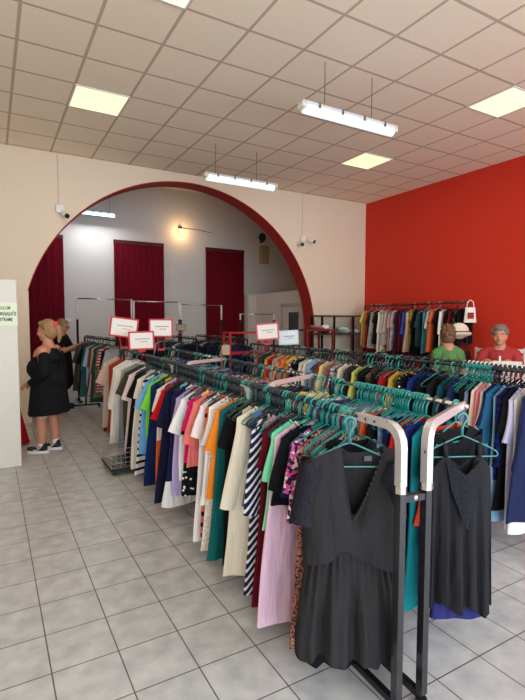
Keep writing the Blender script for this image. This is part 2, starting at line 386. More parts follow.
def garment(kindname,label,cat,x,y,z,rz,col,pat,c2,kind,length,slv,seed,group,p=1.,w=1.,full=True,cuff=None):
    """one garment hung at (x,y,z = top of rail)"""
    q=random.Random(seed); o=thing(kindname,label,cat,(x,y,z),rz,group); m=fabric(col,pat,c2,p)
    o.rotation_euler=(0,R(q.uniform(-3.5,3.5)),rz); ROT[(round(x,3),round(y,3))]=tuple(o.rotation_euler)
    w_sh=.2*w*q.uniform(.95,1.05); nk=.075
    whem={'tee':.225,'dress':.285,'long':.262,'tank':.21,'cardigan':.23}[kind]*w*q.uniform(.94,1.06)
    if kind=='tank': w_sh=.165*w; nk=.09
    df=q.choice((.05,.07,.1)); vn=kind in('cardigan',) or q.random()<.25
    if vn: df=.16
    if kind=='tank': df=.12
    th=.016 if length<.8 else .02; hm=(6 if full else 5)
    g=garment_body(w_sh,whem,length,nk,df,.02,th,.014 if length<.75 else .021,q.uniform(2.5,5.5),seed,waist=.92 if kind=='dress' else 1.,vneck=vn,hemcurve=q.choice((0,0,.02)),M_=9 if not full else 11,N_=22 if not full else 32)
    b=g.build('body',m,o,True); b.location=(0,0,NECKZ)
    z0=-.5*(w_sh-nk)
    if slv>0:
        for s_ in(-1,1):
            e=sleeve(s_,w_sh,z0,slv,R(q.uniform(12,26)*(.8+.6*(w-1)*2) if slv<.35 else q.uniform(5,13)),.165*w,.13*w if slv<.35 else .095*w,.026,seed+s_).build('sleeve',m,o,True); e.location=(0,0,NECKZ)
    if full:
        pts=[]
        for i in range(25):
            a=2*PI*i/24; xx=nk*math.cos(a); sy=math.sin(a); dd=df if sy<0 else .02
            k=abs(math.cos(a)); zz=-(dd*(1-k) if vn else dd*abs(math.sin(a))); pts.append((xx,(.008+.012*abs(math.sin(a)))*(1 if sy>0 else -1),zz))
        e=MB().tube(pts,.0045,6,False).build('neckband',fabric(cuff or col),o,True); e.location=(0,0,NECKZ)
    return o
def hanger_meshes():
    out={}
    for nm,col in (('teal',(22,138,130)),('dark',(26,46,48)),('black',(24,24,28)),('white',(224,222,216)),('mint',(58,118,116))):
        m=plain('hanger_'+nm,col,.35)
        b=MB(); zs=-.178; pts=[(0,0,-.09),(.03,0,-.1),(.15,0,zs+.024),(.178,0,zs+.006),(.184,0,zs-.008),(.175,0,zs-.016),(-.175,0,zs-.016),(-.184,0,zs-.008),(-.178,0,zs+.006),(-.15,0,zs+.024),(-.03,0,-.1),(0,0,-.09)]
        b.tube(pts,.0038,6,False)
        for s_ in(-1,1): b.tube([(s_*.13,0,zs+.032),(s_*.126,0,zs+.044),(s_*.118,0,zs+.046)],.0032,5)
        h=MB(); c=-.0045; rr=.024; hp=[(0,0,-.09),(0,0,-.05),(.008,0,-.031)]+[(rr*math.cos(a),0,c+rr*math.sin(a)) for a in [R(d_) for d_ in range(-50,191,24)]]
        h.tube(hp,.007,6)
        out[nm]=(b.mesh('hanger',m,True),h.mesh('hook',m,True))
    return out
HM=hanger_meshes(); HCOUNT={}
def hanger(colr,x,y,z,rz,label,group,hook=True):
    o=link('hanger',HM[colr][0]); o.location=(x,y,z); o.rotation_euler=ROT.get((round(x,3),round(y,3)),(0,0,rz)); tag(o,label,'hanger',group)
    if hook: link('hook',HM[colr][1],o)
    HCOUNT[label]=HCOUNT.get(label,0)+1
    return o
ORD='first second third fourth fifth sixth seventh eighth ninth tenth eleventh twelfth thirteenth fourteenth fifteenth sixteenth seventeenth eighteenth nineteenth'.split()
def ordinal(n):
    if n<=19: return ORD[n-1]
    t_,u_=divmod(n,10); tens={2:'twent',3:'thirt',4:'fort',5:'fift',6:'sixt',7:'sevent'}[t_]
    return tens+'ieth' if u_==0 else tens+'y-'+ORD[u_-1]
W=(232,228,222); K=(20,20,23); NV=(28,34,70); CR=(226,214,190)
TYPE={'tee':('top','top'),'dress':('dress','dress'),'long':('dress','dress'),'tank':('sleeveless_top','top'),'cardigan':('cardigan','cardigan')}
# ---- front rail : (u of shoulder, v of hem, description, rgb, pattern, rgb2, kind, sleeve, p)
x1=lambda y:1.40+.045*(y-1.34)
x2=lambda y:2.02+.045*(y-1.5)
ZR=1.19
front=[
(292,676,'pink leopard-print long dress',(186,130,112),'leopard',(60,38,34),'long',0,2.6),
(286,520,'purple and pink floral blouse',(60,30,70),'floral',(214,90,150),'tee',.24,1.7),
(279,505,'black top',K,'plain',None,'tee',.26,1),
(272,645,'pale lilac-pink long dress',(224,186,204),'plain',None,'long',0,1),
(283,480,'royal blue top',(26,34,80),'plain',None,'tee',.26,1),
(267,527,'mint green top',(128,226,176),'plain',None,'tee',.25,1),
(257,620,'burgundy long dress',(94,16,32),'plain',None,'long',.2,1),
(247,607,'navy and white diagonally striped dress',NV,'dstripe',W,'long',.5,1),
(235,592,'cream cardigan with long sleeves',CR,'plain',None,'cardigan',.55,1),
(224,612,'long black dress with short sleeves',K,'plain',None,'long',.22,1),
(218,600,'dark teal long dress',(20,92,88),'plain',None,'long',0,1),
(214,500,'orange short-sleeved top',(238,134,40),'plain',None,'tee',.27,1),
(210,520,'black and white panelled top',K,'hem',W,'tee',.25,.5),
(206,572,'beige lace long dress',(206,184,166),'lace',(236,222,206),'long',0,1),
(202,505,'plain white short-sleeved top',W,'plain',None,'tee',.26,1),
(199,480,'bright orange blouse',(240,120,30),'plain',None,'tee',.2,1),
(195,535,'coral dress with black stripes',(232,120,100),'hstripe',K,'long',0,1.7),
(190,545,'long white dress',(236,228,224),'plain',None,'long',.22,1),
(184,468,'salmon pink top',(228,118,110),'plain',None,'tee',.3,1),
(178,462,'hot pink top',(222,30,108),'plain',None,'tee',.22,1),
(176,495,'black top with white dots',K,'dots',W,'long',.24,1),
(170,480,'white blouse with rolled sleeves',(238,236,232),'plain',None,'tee',.26,1),
(164,495,'lilac long top',(184,164,206),'plain',None,'long',.26,1),
(160,505,'navy skirt dress with a white hem',NV,'hem',W,'long',0,.78),
(155,505,'dark navy long-sleeved dress',(26,28,52),'plain',None,'long',.3,1),
(150,480,'scarlet short-sleeved top',(196,24,32),'plain',None,'tee',.26,1),
(146,500,'white top with an orange hem',(236,226,216),'hem',(240,110,50),'long',.2,.55),
(142,520,'long navy-blue dress',(24,38,84),'plain',None,'long',0,1),
(139,440,'lime green top',(120,206,60),'plain',None,'tee',.24,1),
(136,455,'sky blue short-sleeved top',(110,170,220),'plain',None,'tee',.26,1),
(132,482,'black and white striped dress with pink hem',W,'hstripe',K,'long',0,1.5),
(128,482,'long cream tunic',(228,212,196),'plain',None,'long',.2,1),
(124,465,'plain black tunic with short sleeves',K,'plain',None,'long',.24,1),
(120,452,'pale pink top',(232,206,204),'plain',None,'tee',.28,1),
(116,445,'olive brown blouse',(70,64,48),'plain',None,'tee',.25,1),
(112,450,'grey marl long top',(150,148,150),'plain',None,'long',.2,1),
(108,446,'ivory long-sleeved dress',(230,224,212),'plain',None,'long',.5,1),
(104,446,'white long cardigan',(236,234,228),'plain',None,'cardigan',.5,1),
(100,442,'rust red dress',(160,62,40),'plain',None,'long',0,1),
(96,440,'beige-pink blouse',(214,186,168),'plain',None,'tee',.3,1)]
def solve_y(u,xf,dx,z,y0,y1):
    for _ in range(50):
        ym=(y0+y1)/2
        if proj_u(xf(ym)-dx,ym,z)>u: y0=ym
        else: y1=ym
    return (y0+y1)/2
def dxf(u): return .22+.11*min(1,max(0,(225-u)/60))+.03*min(1,max(0,(165-u)/60))
rows=[]
for it in front:
    y=solve_y(it[0],x1,dxf(it[0]),1.03,1.4,8.2); rows.append((y,it))
rows.sort(key=lambda r_:r_[0])
# fill wide gaps with darker pieces that hang behind their neighbours
fillers=[('charcoal vest top',(52,52,58)),('dusty rose vest top',(196,140,150)),('steel blue vest top',(84,110,150)),('sand-coloured vest top',(204,186,160)),('bottle green vest top',(30,76,60)),('plum vest top',(84,36,70)),('pale yellow vest top',(230,214,140)),('slate grey vest top',(96,102,112)),('brick red vest top',(150,50,44)),('off-white vest top',(224,220,208)),('aqua vest top',(110,190,190)),('chocolate vest top',(70,46,38)),('lavender vest top',(170,160,200)),('mustard vest top',(190,150,50)),('ink blue vest top',(22,30,58)),('blush vest top',(224,190,184)),('taupe vest top',(140,124,112)),('jade vest top',(50,140,110)),('maroon vest top',(96,24,34)),('silver-grey vest top',(180,180,184)),('coffee vest top',(110,80,62)),('denim blue vest top',(64,84,124))]
y_last=None; full_rows=[]; fi=0
for y,it in rows:
    if y_last is not None:
        y=max(y,y_last+.04)
        for py_ in(2.62,2.70,4.3,4.42):
            if abs(y-py_)<.03: y=py_+.032
        n=int((y-y_last)/.085)
        for k in range(1,n+1):
            if (y-y_last)/(n+1)>.04 and fi<len(fillers):
                f=fillers[fi]; fi+=1; full_rows.append((y_last+(y-y_last)*k/(n+1),(0,0,f[0],f[1],'plain',None,'tank',0,1)))
    full_rows.append((y,it)); y_last=y
names=[r_[1][2] for r_ in full_rows]
ys1=[]
for i,(y,it) in enumerate(full_rows):
    u,vh,desc,col,pat,c2,kind,slv,p=it
    if vh:
        xx=x1(y)-dxf(u)+.02; yy=y; lo_,hi_=.06,1.1
        for _ in range(40):
            mid=(lo_+hi_)/2
            if proj_v(xx,yy,mid)>vh: lo_=mid
            else: hi_=mid
        ln=ZR+NECKZ-lo_
    else: ln=rnd.uniform(.5,.62)
    ln=min(ln,1.02)
    nb=(names[i-1] if i else 'black gathered dress')
    label='%s on the front clothes rail, just behind the %s'%(desc,nb)
    if len(label.split())>16: label='%s on the front rail, just behind the %s'%(desc,nb)
    if len(label.split())>16: label='%s on the front rail'%desc
    nm,cat=TYPE[kind]
    if 'blouse' in desc: nm,cat='blouse','blouse'
    if 'jacket' in desc: nm,cat='jacket','jacket'
    if 'tunic' in desc: nm,cat='tunic','tunic'
    garment(nm,label,cat,x1(y),y,ZR,R(4+5*math.sin(y*4.3)+3*math.sin(y*9.1)+rnd.uniform(-3,3)),col,pat,c2,kind,ln,slv,100+i,'clothes on the front rail',p,w=(1.+(dxf(u)-.22)*2.1) if vh else .85)
    ys1.append(y)
# ---- second rail
pal=[('navy',NV),('black',K),('white',W),('teal',(20,120,124)),('red',(196,34,36)),('orange',(226,104,40)),('lilac',(176,150,200)),('magenta',(196,30,120)),('sky blue',(120,170,214)),('grey',(130,130,134)),('cream',CR),('dark green',(24,70,54)),('brown',(92,62,48)),('purple',(92,50,120)),('pink',(232,160,176)),('cobalt',(34,60,160)),('mint',(150,220,196)),('burgundy',(96,20,36)),('beige',(204,182,156)),('yellow',(232,200,80)),('charcoal',(54,54,60)),('peach',(240,180,146)),('turquoise',(50,180,186)),('olive',(94,96,50))]
kinds=['tee','tee','long','cardigan','tank','dress']
def kword(k,s_): return {'tee':'short-sleeved top' if s_<.35 else 'long-sleeved top','long':'long dress' if s_<.1 else 'dress with sleeves','cardigan':'cardigan','tank':'sleeveless top','dress':'flared dress'}[k]
second=[('black',K,'tee',.6,.2),('red-orange',(214,70,44),'tank',.5,0),('teal',(20,118,124),'long',.95,0),('navy',(34,40,100),'long',.96,.2),('red',(200,40,40),'tee',.6,.25),('midnight blue',(24,28,66),'long',.92,.5),('light blue',(140,168,216),'tee',.6,.5),('black',K,'tee',.66,.26),('terracotta',(214,92,44),'tee',.6,.25),('white',W,'cardigan',.62,.5),('lilac',(190,160,206),'tee',.62,.25),('magenta',(200,30,130),'tee',.56,.25)]
def rail_run(xf,ys,spec,railname,grp,seed0,zr,full,ref,rot=8):
    cnt={}; 
    for i,y in enumerate(ys):
        q=random.Random(seed0+i)
        if i<len(spec):
            d_=spec[i]; cn,col,kind,ln,slv=d_[:5]; pat,c2,p=(d_[5:] if len(d_)>5 else ('plain',None,1))
        else:
            cn,col=q.choice(pal); kind=q.choice(kinds); ln={'tee':.6,'long':.9,'cardigan':.66,'tank':.58,'dress':.86}[kind]*q.uniform(.9,1.08); slv=0 if kind in('tank',) else q.choice((.22,.26,.5)) if kind!='dress' else .18; pat,c2,p='plain',None,1
            if q.random()<.22: pat=q.choice(('floral','hstripe','dots','leopard')); c2=q.choice(pal)[1]; cn+={'floral':' floral','hstripe':' striped','dots':' spotted','leopard':' blotched'}[pat]
        label='%s %s, %s from %s'%(cn,kword(kind,slv),ordinal(i+1),ref)
        if len(label.split())>16: label='%s %s, %s from %s'%(cn,TYPE[kind][1],ordinal(i+1),ref)
        nm,cat=TYPE[kind]; garment(nm,label,cat,xf(y),y,zr,R(3+.6*rot*math.sin(y*5.1+seed0)+q.uniform(-rot,rot)*.4),col,pat,c2,kind,min(ln,zr+NECKZ-.1),slv,seed0+i*3,grp,p,full=full)
ys2=[]; y=1.56
while y<6.7:
    ys2.append(y); y+=rnd.uniform(.06,.075) if y<2.6 else rnd.uniform(.085,.13)
rail_run(x2,ys2,second,'second rail','clothes on the second rail',400,ZR,False,'the near end of the second rail')
# hangers on both
def hangers(xf,ys,zr,colf,railtxt,hook=True,rot=7,extra=0,ylim=None,jit=.0):
    for y in ys:
        c=colf(y); hanger(c,xf(y),y,zr,R(rnd.uniform(-rot,rot)),'%s plastic hanger hooked over %s'%({'teal':'teal','dark':'dark green','black':'black','white':'white','mint':'pale mint'}[c],railtxt),'%s hangers on %s'%(c,railtxt),hook)
def between(ys,n,y0,y1):
    out=[]
    for k in range(n):
        c=[rnd.uniform(y0,y1) for _ in range(12)]
        out.append(max(c,key=lambda v:min(abs(v-w_) for w_ in ys+out)))
    return out
def c1(y):
    if y<1.75: return 'teal' if rnd.random()<.6 else 'dark'
    return 'teal' if rnd.random()<(.4 if 1.75<y<2.3 else .12) else 'dark'
e1=between(ys1,88,1.60,5.4); hangers(x1,ys1+e1,ZR,c1,'the front clothes rail')
def c2f(y):
    if 1.7<y<2.35 or y<1.62: return 'teal'
    if 2.45<y<2.75: return 'teal' if rnd.random()<.8 else 'dark'
    return 'dark' if rnd.random()<.8 else 'teal'
e2=between(ys2,16,1.75,2.35)+between(ys2,9,2.45,4.4); hangers(x2,[y for y in ys2+e2 if not 2.36<y<2.44],ZR,c2f,'the second clothes rail')
# ------------------------------------------------------------------ the double racks
def double_rack(ya,yb,label,near=False):
    AL=.40 if near else .12
    o=thing('clothes_rack',label,'clothes rack',(0,0,0),0,'linked double racks of the front row')
    zc=ZR-.0015-.0  # rail axis
    ra=.0125
    for nm,xf in(('rail',x1),('rail',x2)):
        a=ya+(AL if xf is x1 else .16); 
        MB().tube([(xf(a),a,zc),(xf(yb),yb,zc)],ra,10).build('rail',chrome if xf is x2 else dchrome,o,True)
    xa=x1(ya); 
    # post under the front rail : square tube, chrome sleeve above, bent arm along the rail
    def post(px,py,arm,name):
        MB().tube([(px,py,.05),(px,py,.95)],.023,4,True,True).build('lower_post',plain('post_dark',(84,84,88),.22,.9),o)
        pts=[(px,py,.93)]+arm
        MB().tube(pts,.024,4,True,True).build('upper_post',wchrome,o)
        MB().cyl((px,py,.925),.027,.03,8).build('collar',chrome,o)
    d1=Vector((x1(ya+1)-x1(ya),1,0)).normalized(); p1=Vector((xa,ya,0))
    bend=[p1+Vector((0,0,1.10))]+[p1+d1*(.07*(1-math.cos(a)))+Vector((0,0,1.11+.075*math.sin(a))) for a in (R(20),R(45),R(70),R(90))]+[p1+d1*AL+Vector((0,0,1.187))]
    post(xa,ya,bend,'a')
    MB().tube([p1+d1*(AL-.01)+Vector((0,0,zc)),p1+d1*(AL+.06)+Vector((0,0,zc))],.021,10).build('rail_collar',blackp,o)
    for k in range(4 if near else 0):
        e=p1+d1*(.14+.06*k)+Vector((-.0195,0,1.187)); MB().tube([e,e+Vector((-.002,0,0))],.005,8).build('arm_hole',blackp,o)
    px,py=xa+.125,ya-.02; p2=Vector((px,py,0)); e2_=Vector((x2(ya+.2)+.03,ya+.215,1.187)); d2=Vector((e2_.x-px,e2_.y-py,0)).normalized()
    bend=[p2+Vector((0,0,1.10))]+[p2+d2*(.07*(1-math.cos(a)))+Vector((0,0,1.11+.075*math.sin(a))) for a in (R(20),R(45),R(70),R(90))]+[e2_]
    post(px,py,bend,'b')
    MB().tube([p1+Vector((0,0,.90)),p2+Vector((0,0,.90))],.02,4,True,True).build('link_bracket',dchrome,o)
    e=(p1+p2)/2+Vector((0,-.014,.90)); MB().ell(e,(.012,.006,.012)).build('link_bolt',chrome,o,True)
    b1=p1+Vector((0,0,.04)); MB().tube([b1-d1*.0,b1+d1*(yb-ya)],.02,4,True,True).build('base_bar',blackm,o)
    b2=p2+Vector((0,0,.04)); MB().tube([b2,b2+d1*(yb-ya)],.02,4,True,True).build('base_bar',blackm,o)
    pe=Vector((x1(yb),yb,0)); qe=Vector((x2(yb),yb,0))
    for e in(pe,qe): MB().tube([e+Vector((0,0,.04)),e+Vector((0,0,zc))],.017,8).build('end_post',blackm,o)
    MB().tube([pe+Vector((0,0,.04)),qe+Vector((0,0,.04))],.02,4,True,True).build('base_bar',blackm,o)
    for e in(p1,p2,pe,qe): MB().cyl((e.x,e.y,0),.024,.03,10).build('foot',blackp,o)
double_rack(1.325,2.62,'chrome and black double clothes rack at the near end, posts in front',True)
double_rack(2.70,4.3,'middle double clothes rack of the front row, linked behind the near one')
double_rack(4.42,6.85,'far double clothes rack of the front row, reaching the arch')
# ------------------------------------------------------------------ hero dress on the front rail
def hero_dress():
    cx,cy=1.305,1.525; rz=-.50
    o=thing('dress','black gathered dress with scalloped neckline and lace sleeves at the rack end','dress',(cx,cy,ZR-.012),rz,'clothes on the front rail'); o.scale=(1.09,1,1.015)
    m=fabric((41,39,40)); lace=fabric((20,19,24),'lace',(36,35,41),2.6)
    Z0=-.098
    w=.172; N=72; Mr=16; vs=[]; ncx=.012; nl=.045; nr=.125; ND=.30
    def kk(x): d=x-ncx; return abs(d)/(nr if d>0 else nl)
    def zneck(x,front):
        k=kk(x)
        if k<1: return -ND*(1-k**1.3) if front else -.03*(1-k*k)
        return -.42*(abs(x-ncx)-(nr if x>ncx else nl))
    def zseam(x): return -.47-.055*((x+.03)/.2)**2+.04*math.exp(-((x+.02)/.05)**2)
    for j in range(Mr+1):
        v=j/Mr
        for i in range(N):
            a=2*PI*(i+.5)/N; c=math.cos(a); s_=math.sin(a); x0=c*w
            zt=zneck(x0,s_<0)
            wv=w*(1+.06*math.sin(v*PI*.8)); x=c*wv; zb=zseam(x); z=zt+(zb-zt)*v
            ty=.012+.05*min(1,v/.4)
            y=(1 if s_>0 else -1)*ty*abs(s_)**.6+.009*v*math.sin(x*26+1)+.004*math.sin(x*60+z*18)*v
            vs.append((x,y,z+Z0))
    fs=[(j*N+i,(j+1)*N+i,(j+1)*N+(i+1)%N,j*N+(i+1)%N) for j in range(Mr) for i in range(N)]
    b=MB(); b.add(vs,fs); b.build('bodice',m,o,True)
    e=MB()
    for k in range(15):
        f=(k+.5)/15; dx=nr*(1-f); x=ncx+dx; z=zneck(x,True)+Z0
        c=x/w; sy=math.sqrt(max(0,1-c*c)); y=-(.012+.03*min(1,f))*sy**.6
        e.ell((x,y,z+.002),(.0065,.002,.011),None,8,5)
    e.build('scalloped_edge',m,o,True)
    # skirt
    N=120; Mr=16; vs=[]
    for j in range(Mr+1):
        v=j/Mr
        for i in range(N):
            a=2*PI*i/N; c=math.cos(a); s_=math.sin(a)
            wv=.166+.052*v**.8-.04*max(0,v-.8); x=c*wv; zt=zseam(x*.98); zb=-.895-.02*c+.012*math.sin(c*9)
            z=zt+(zb-zt)*v
            g=.014*math.sin(c*40+2)*math.exp(-v*3)+ (.022*math.sin(c*11+1.3)+.013*math.sin(c*21+.4))*min(1,v*1.6)
            y=(1 if s_>0 else -1)*(.054+.032*v**.7)*abs(s_)**.65+g*(1 if s_<0 else .6)
            vs.append((x,y,z+Z0))
    fs=[(j*N+i,(j+1)*N+i,(j+1)*N+(i+1)%N,j*N+(i+1)%N) for j in range(Mr) for i in range(N)]
    b=MB(); b.add(vs,fs); b.build('skirt',m,o,True)
    sm=MB(); pts=[]
    for i in range(41):
        x=-.17+.34*i/40; c=x/.172; pts.append((x,-.055*math.sqrt(max(0,1-c*c))**.65-.008,zseam(x)+Z0+.002))
    sm.tube(pts,.003,6); sm.build('waist_seam',m,o,True)
    for s_ in(-1,1):
        e=sleeve(s_,.20,-.055,.26,R(10),.10,.10,.05,5+s_,16,9).build('lace_sleeve',lace,o,True); e.location=(0,0,Z0)
    MB().box((.075,.010,Z0-.055),(.03,.002,.022)).build('size_tag',plain('tag_grey',(70,72,74),.7),o)
    h=hanger('mint',cx,cy,ZR-.006,rz,'pale teal plastic hanger inside the black gathered dress','dress hangers')
    return o
hero_dress()
# longer black skirt whose tip shows below the hem of the hero dress
garment('skirt','long black skirt whose tip hangs below the black gathered dress','skirt',1.385,1.60,ZR,R(-24),K,'plain',None,'long',1.03,0,77,'clothes on the front rail',1.,.6)
def hero_dress2():
    cx,cy=1.965,1.475; rz=-.45
    o=thing('dress','black pleated strappy dress with lace V-shaped front on the angled arm','dress',(cx,cy,ZR-.055),rz,'clothes on the second rail')
    m=fabric((36,35,38)); lace=fabric((18,18,21),'lace',(36,36,41),2.6); Z0=-.16
    N=96; Mr=16; vs=[]
    for j in range(Mr+1):
        v=j/Mr
        for i in range(N):
            a=2*PI*i/N; c=math.cos(a); s_=math.sin(a); w=.148; x0=c*w
            zt=-.02-.16*max(0,1-abs(x0)/.07)*(1 if s_<0 else .35) if abs(x0)<.07 else -.02-1.2*max(0,abs(x0)-.095)
            wv=w+.02*v**.8; x=c*wv; zb=-.76-.03*c+.02*math.sin(c*8)
            z=zt+(zb-zt)*v
            y=(1 if s_>0 else -1)*(.014+.055*v**.8)*abs(s_)**.65+.018*min(1,v*1.5)*math.sin(c*15+.6)+.009*math.sin(c*29)*v
            vs.append((x,y,z+Z0))
    fs=[(j*N+i,(j+1)*N+i,(j+1)*N+(i+1)%N,j*N+(i+1)%N) for j in range(Mr) for i in range(N)]
    b=MB(); b.add(vs,fs); b.build('body',m,o,True)
    l=MB(); n=10; vs=[]
    for j in range(n+1):
        f=j/n; z=-.10-.25*f; hw=.085*(1-f)+.006
        for i in range(7):
            x=-hw+2*hw*i/6; zz=z+ (.07*abs(x)/.085 if f<.3 else 0)*(1-f/.3 if f<.3 else 0); vs.append((x,-.050-.022*f+.02*(abs(x)/.1)-.002,zz+Z0))
    l.add(vs,[(j*7+i,(j+1)*7+i,(j+1)*7+i+1,j*7+i+1) for j in range(n) for i in range(6)]); l.build('lace_inset',lace,o,True)
    for s_ in(-1,1):
        MB().tube([(s_*.082,-.014,Z0-.02),(s_*.088,-.006,Z0+.04),(s_*.09,.004,Z0+.055),(s_*.088,.012,Z0+.03),(s_*.085,.014,Z0-.02)],.011,6).build('strap',m,o,True)
        MB().tube([(s_*.03,-.014,Z0-.12),(s_*.075,-.018,Z0-.04)],.005,6).build('neck_trim',lace,o,True)
    lin=MB(); 
    g=garment_body(.10,.135,.665,.05,.05,.05,.03,.006,3,9); e=g.build('lining',fabric((44,44,96)),o,True); e.location=(0,.002,Z0-.16)
    hanger('mint',cx,cy,ZR-.045,rz,'pale teal plastic hanger holding the black strappy dress','dress hangers')
hero_dress2()
# ------------------------------------------------------------------ racks towards the red wall
x3=lambda y:3.27+.05*(y-2.)
x4=lambda y:4.06
Z3,Z4=1.25,1.20
third=[('dark navy',(30,36,66),'long',.9,.5),('cream white',(236,230,226),'long',1.0,0),('lavender',(206,200,226),'long',.98,.3),('black',K,'long',.86,.26),('dark blue checked',(26,34,100),'tee',.66,.5,'plaid',(12,12,30),1),('light blue',(150,190,220),'long',.96,0),('petrol blue',(38,88,118),'long',1.0,.26),('ink navy',NV,'tee',.7,.25),('white frilled',W,'tee',.5,.3),('salmon pink',(232,130,136),'long',.85,0),('beige',(220,196,172),'long',.86,0),('black',K,'tee',.7,.5),('grey blue',(128,146,170),'tee',.6,.26),('jet black',K,'long',.8,.5),('navy',NV,'tee',.62,.26),('dark teal',(24,70,80),'tee',.6,.25),('black ribbed',(26,26,28),'cardigan',.7,.5),('black',K,'tee',.6,.26),('royal blue',(30,50,120),'tee',.6,.25),('black spotted',K,'tee',.62,.26,'dots',W,1),('mustard',(190,160,60),'tee',.6,.25),('dark red',(150,24,34),'tee',.6,.25),('black',K,'long',.8,.25),('brown camouflage',(92,76,58),'tee',.62,.5,'leopard',(50,44,36),.5),('black',K,'cardigan',.7,.5),('yellow-green',(206,206,100),'tee',.62,.25),('charcoal',(50,50,54),'long',.8,.25),('cream',CR,'tee',.6,.25),('grey patterned',(190,184,182),'tee',.6,.3,'leopard',(110,100,104),1),('mauve',(150,104,104),'tee',.6,.5),('pale yellow',(232,212,150),'tee',.6,.3),('rust',(172,80,44),'tee',.6,.26),('light blue',(130,164,210),'tee',.6,.4),('white',W,'tee',.6,.3),('ivory',CR,'tee',.6,.3),('black',K,'tee',.64,.3),('black flower-print',K,'tee',.6,.26,'floral',(150,40,60),1),('lemon yellow',(226,206,60),'tee',.6,.25),('tangerine',(236,130,70),'tee',.6,.3),('salmon',(238,150,120),'tee',.6,.3),('sand',(206,186,160),'tee',.6,.3),('crimson',(200,30,40),'tee',.6,.25),('yellow',(232,204,90),'tee',.6,.25),('dark grey',(60,60,64),'long',.8,.25)]
ys3=[]
for k,u in enumerate((522,514,508,503,497,493,487,486,479,477,475,470,465,459,447)):
    y=solve_y(u,x3,.2,1.05,1.2,9.); ys3.append(max(y,ys3[-1]+.035) if ys3 else y)
y=ys3[-1]
while len(ys3)<len(third): y+=.112; ys3.append(y)
rail_run(x3,ys3,third,'','clothes on the rail facing the aisle',900,Z3,True,'the near end of the rail across the aisle',6)
def c3(y):
    if 2.2<y<2.5: return 'teal'
    return rnd.choice(('dark','dark','black','teal')) if y>2.5 else rnd.choice(('black','dark'))
hangers(x3,[y for y in ys3 if y<4.25]+between(ys3,12,2.15,2.45)+between(ys3,9,2.5,4.2),Z3,c3,'the rail across the aisle')
ys4=[2.0+.17*k for k in range(29)]
dkp=[('black',K),('charcoal',(44,44,48)),('dark navy',(24,28,52)),('dark brown',(60,44,38)),('black',K),('grey',(120,118,120)),('dark teal',(24,60,62)),('wine',(90,24,34))]
rail_run(x4,ys4,[(*dkp[(k*5+k//3)%8],kinds[k%4],.62,.26) for k in range(29)],'','clothes on the rail before the red wall',1300,Z4,False,'the near end of the rail before the red wall',6)
hangers(x4,[1.95+.045*k for k in range(24)],Z4,lambda y:'white','the rail before the red wall')
def single_rack(name,label,xf,ya,yb,z,mat,group='single clothes racks',top=None,rr=.0125,foot=.25,along='y'):
    o=thing('clothes_rack',label,'clothes rack',(0,0,0),0,group)
    P=(lambda t_:Vector((xf(t_),t_,0))) if along=='y' else (lambda t_:Vector((t_,xf(t_),0)))
    Sd=Vector((1,0,0)) if along=='y' else Vector((0,1,0))
    zc=z-.0015
    MB().tube([P(ya)+Vector((0,0,zc)),P(yb)+Vector((0,0,zc))],rr,10).build('rail',mat,o,True)
    for e in(ya,yb):
        p=P(e); MB().tube([p+Vector((0,0,.05)),p+Vector((0,0,z))],.016,8).build('post',blackm,o,True)
        MB().tube([p-Sd*foot+Vector((0,0,.05)),p+Sd*foot+Vector((0,0,.05))],.016,8).build('foot_bar',blackm,o,True)
        for s_ in(-1,1):
            q_=p+Sd*foot*s_*.94; MB().cyl((q_.x,q_.y,0),.022,.045,10).build('caster',blackp,o)
    return o
single_rack('clothes_rack','clothes rack across the aisle, packed with dark tops and long pale dresses',x3,1.6,6.42,Z3,dchrome)
single_rack('clothes_rack','clothes rack with white hangers standing in front of the seated woman in red',x4,1.7,7.2,Z4,dchrome)
# ------------------------------------------------------------------ two-tier rail on the red wall
XW=6.98
o=thing('clothes_rail','two-tier dark clothes rail standing along the red wall','clothes rail',(0,0,0))
for z in(1.915,1.06):
    MB().tube([(XW,5.2,z),(XW,7.72,z)],.014,8).build('rail',dchrome,o,True)
for y in(5.2,6.4,7.72):
    MB().tube([(XW,y,0.02),(XW,y,1.93)],.016,8).build('post',blackm,o,True)
    MB().box((XW,y,.015),(.3,.05,.03)).build('foot_bar',blackm,o)
wallg=[('lime green',(200,206,110),'tee',.74,.2),('rust orange',(196,92,56),'long',.78,.2),('charcoal',(44,44,48),'tee',.7,.2),('grey print',(176,168,160),'long',.78,.4,'leopard',(120,112,108),1),('black',K,'tee',.7,.2),('cream lace',(228,218,200),'long',.84,.4,'lace',(240,234,220),1),('ivory',(222,210,190),'long',.8,.4),('silver grey',(170,166,166),'tee',.7,.4),('peach',(240,168,136),'long',.8,.3),('lavender print',(190,180,190),'long',.8,.3,'leopard',(130,120,140),1),('dark plum',(66,26,40),'long',.84,.2),('plum',(84,34,48),'long',.8,.2),('cobalt blue',(60,80,170),'tee',.7,.4),('beige',(222,186,150),'long',.8,.4),('yellow and black',(210,180,60),'long',.8,.2,'leopard',(30,30,30),.6),('black',K,'long',.86,.3),('dark teal',(40,60,62),'tee',.7,.3),('aqua blue',(70,140,160),'long',.8,.2),('cream',(230,222,204),'tee',.66,.3),('terracotta',(214,96,56),'long',.78,.2),('black',K,'long',.82,.2),('white batwing',(238,232,220),'tee',.66,.4),('black',(24,24,26),'long',.8,.3),('wine red',(110,20,36),'tee',.6,.2),('black sequinned',K,'tee',.6,.2,'dots',(170,170,180),1.4),('black',K,'tee',.6,.2)]
yw=[7.6-.094*k for k in range(len(wallg))]
rail_run(lambda y:XW,yw,wallg,'','clothes on the upper rail of the red wall',1700,1.93,False,'the shelf end of the upper red-wall rail',5)
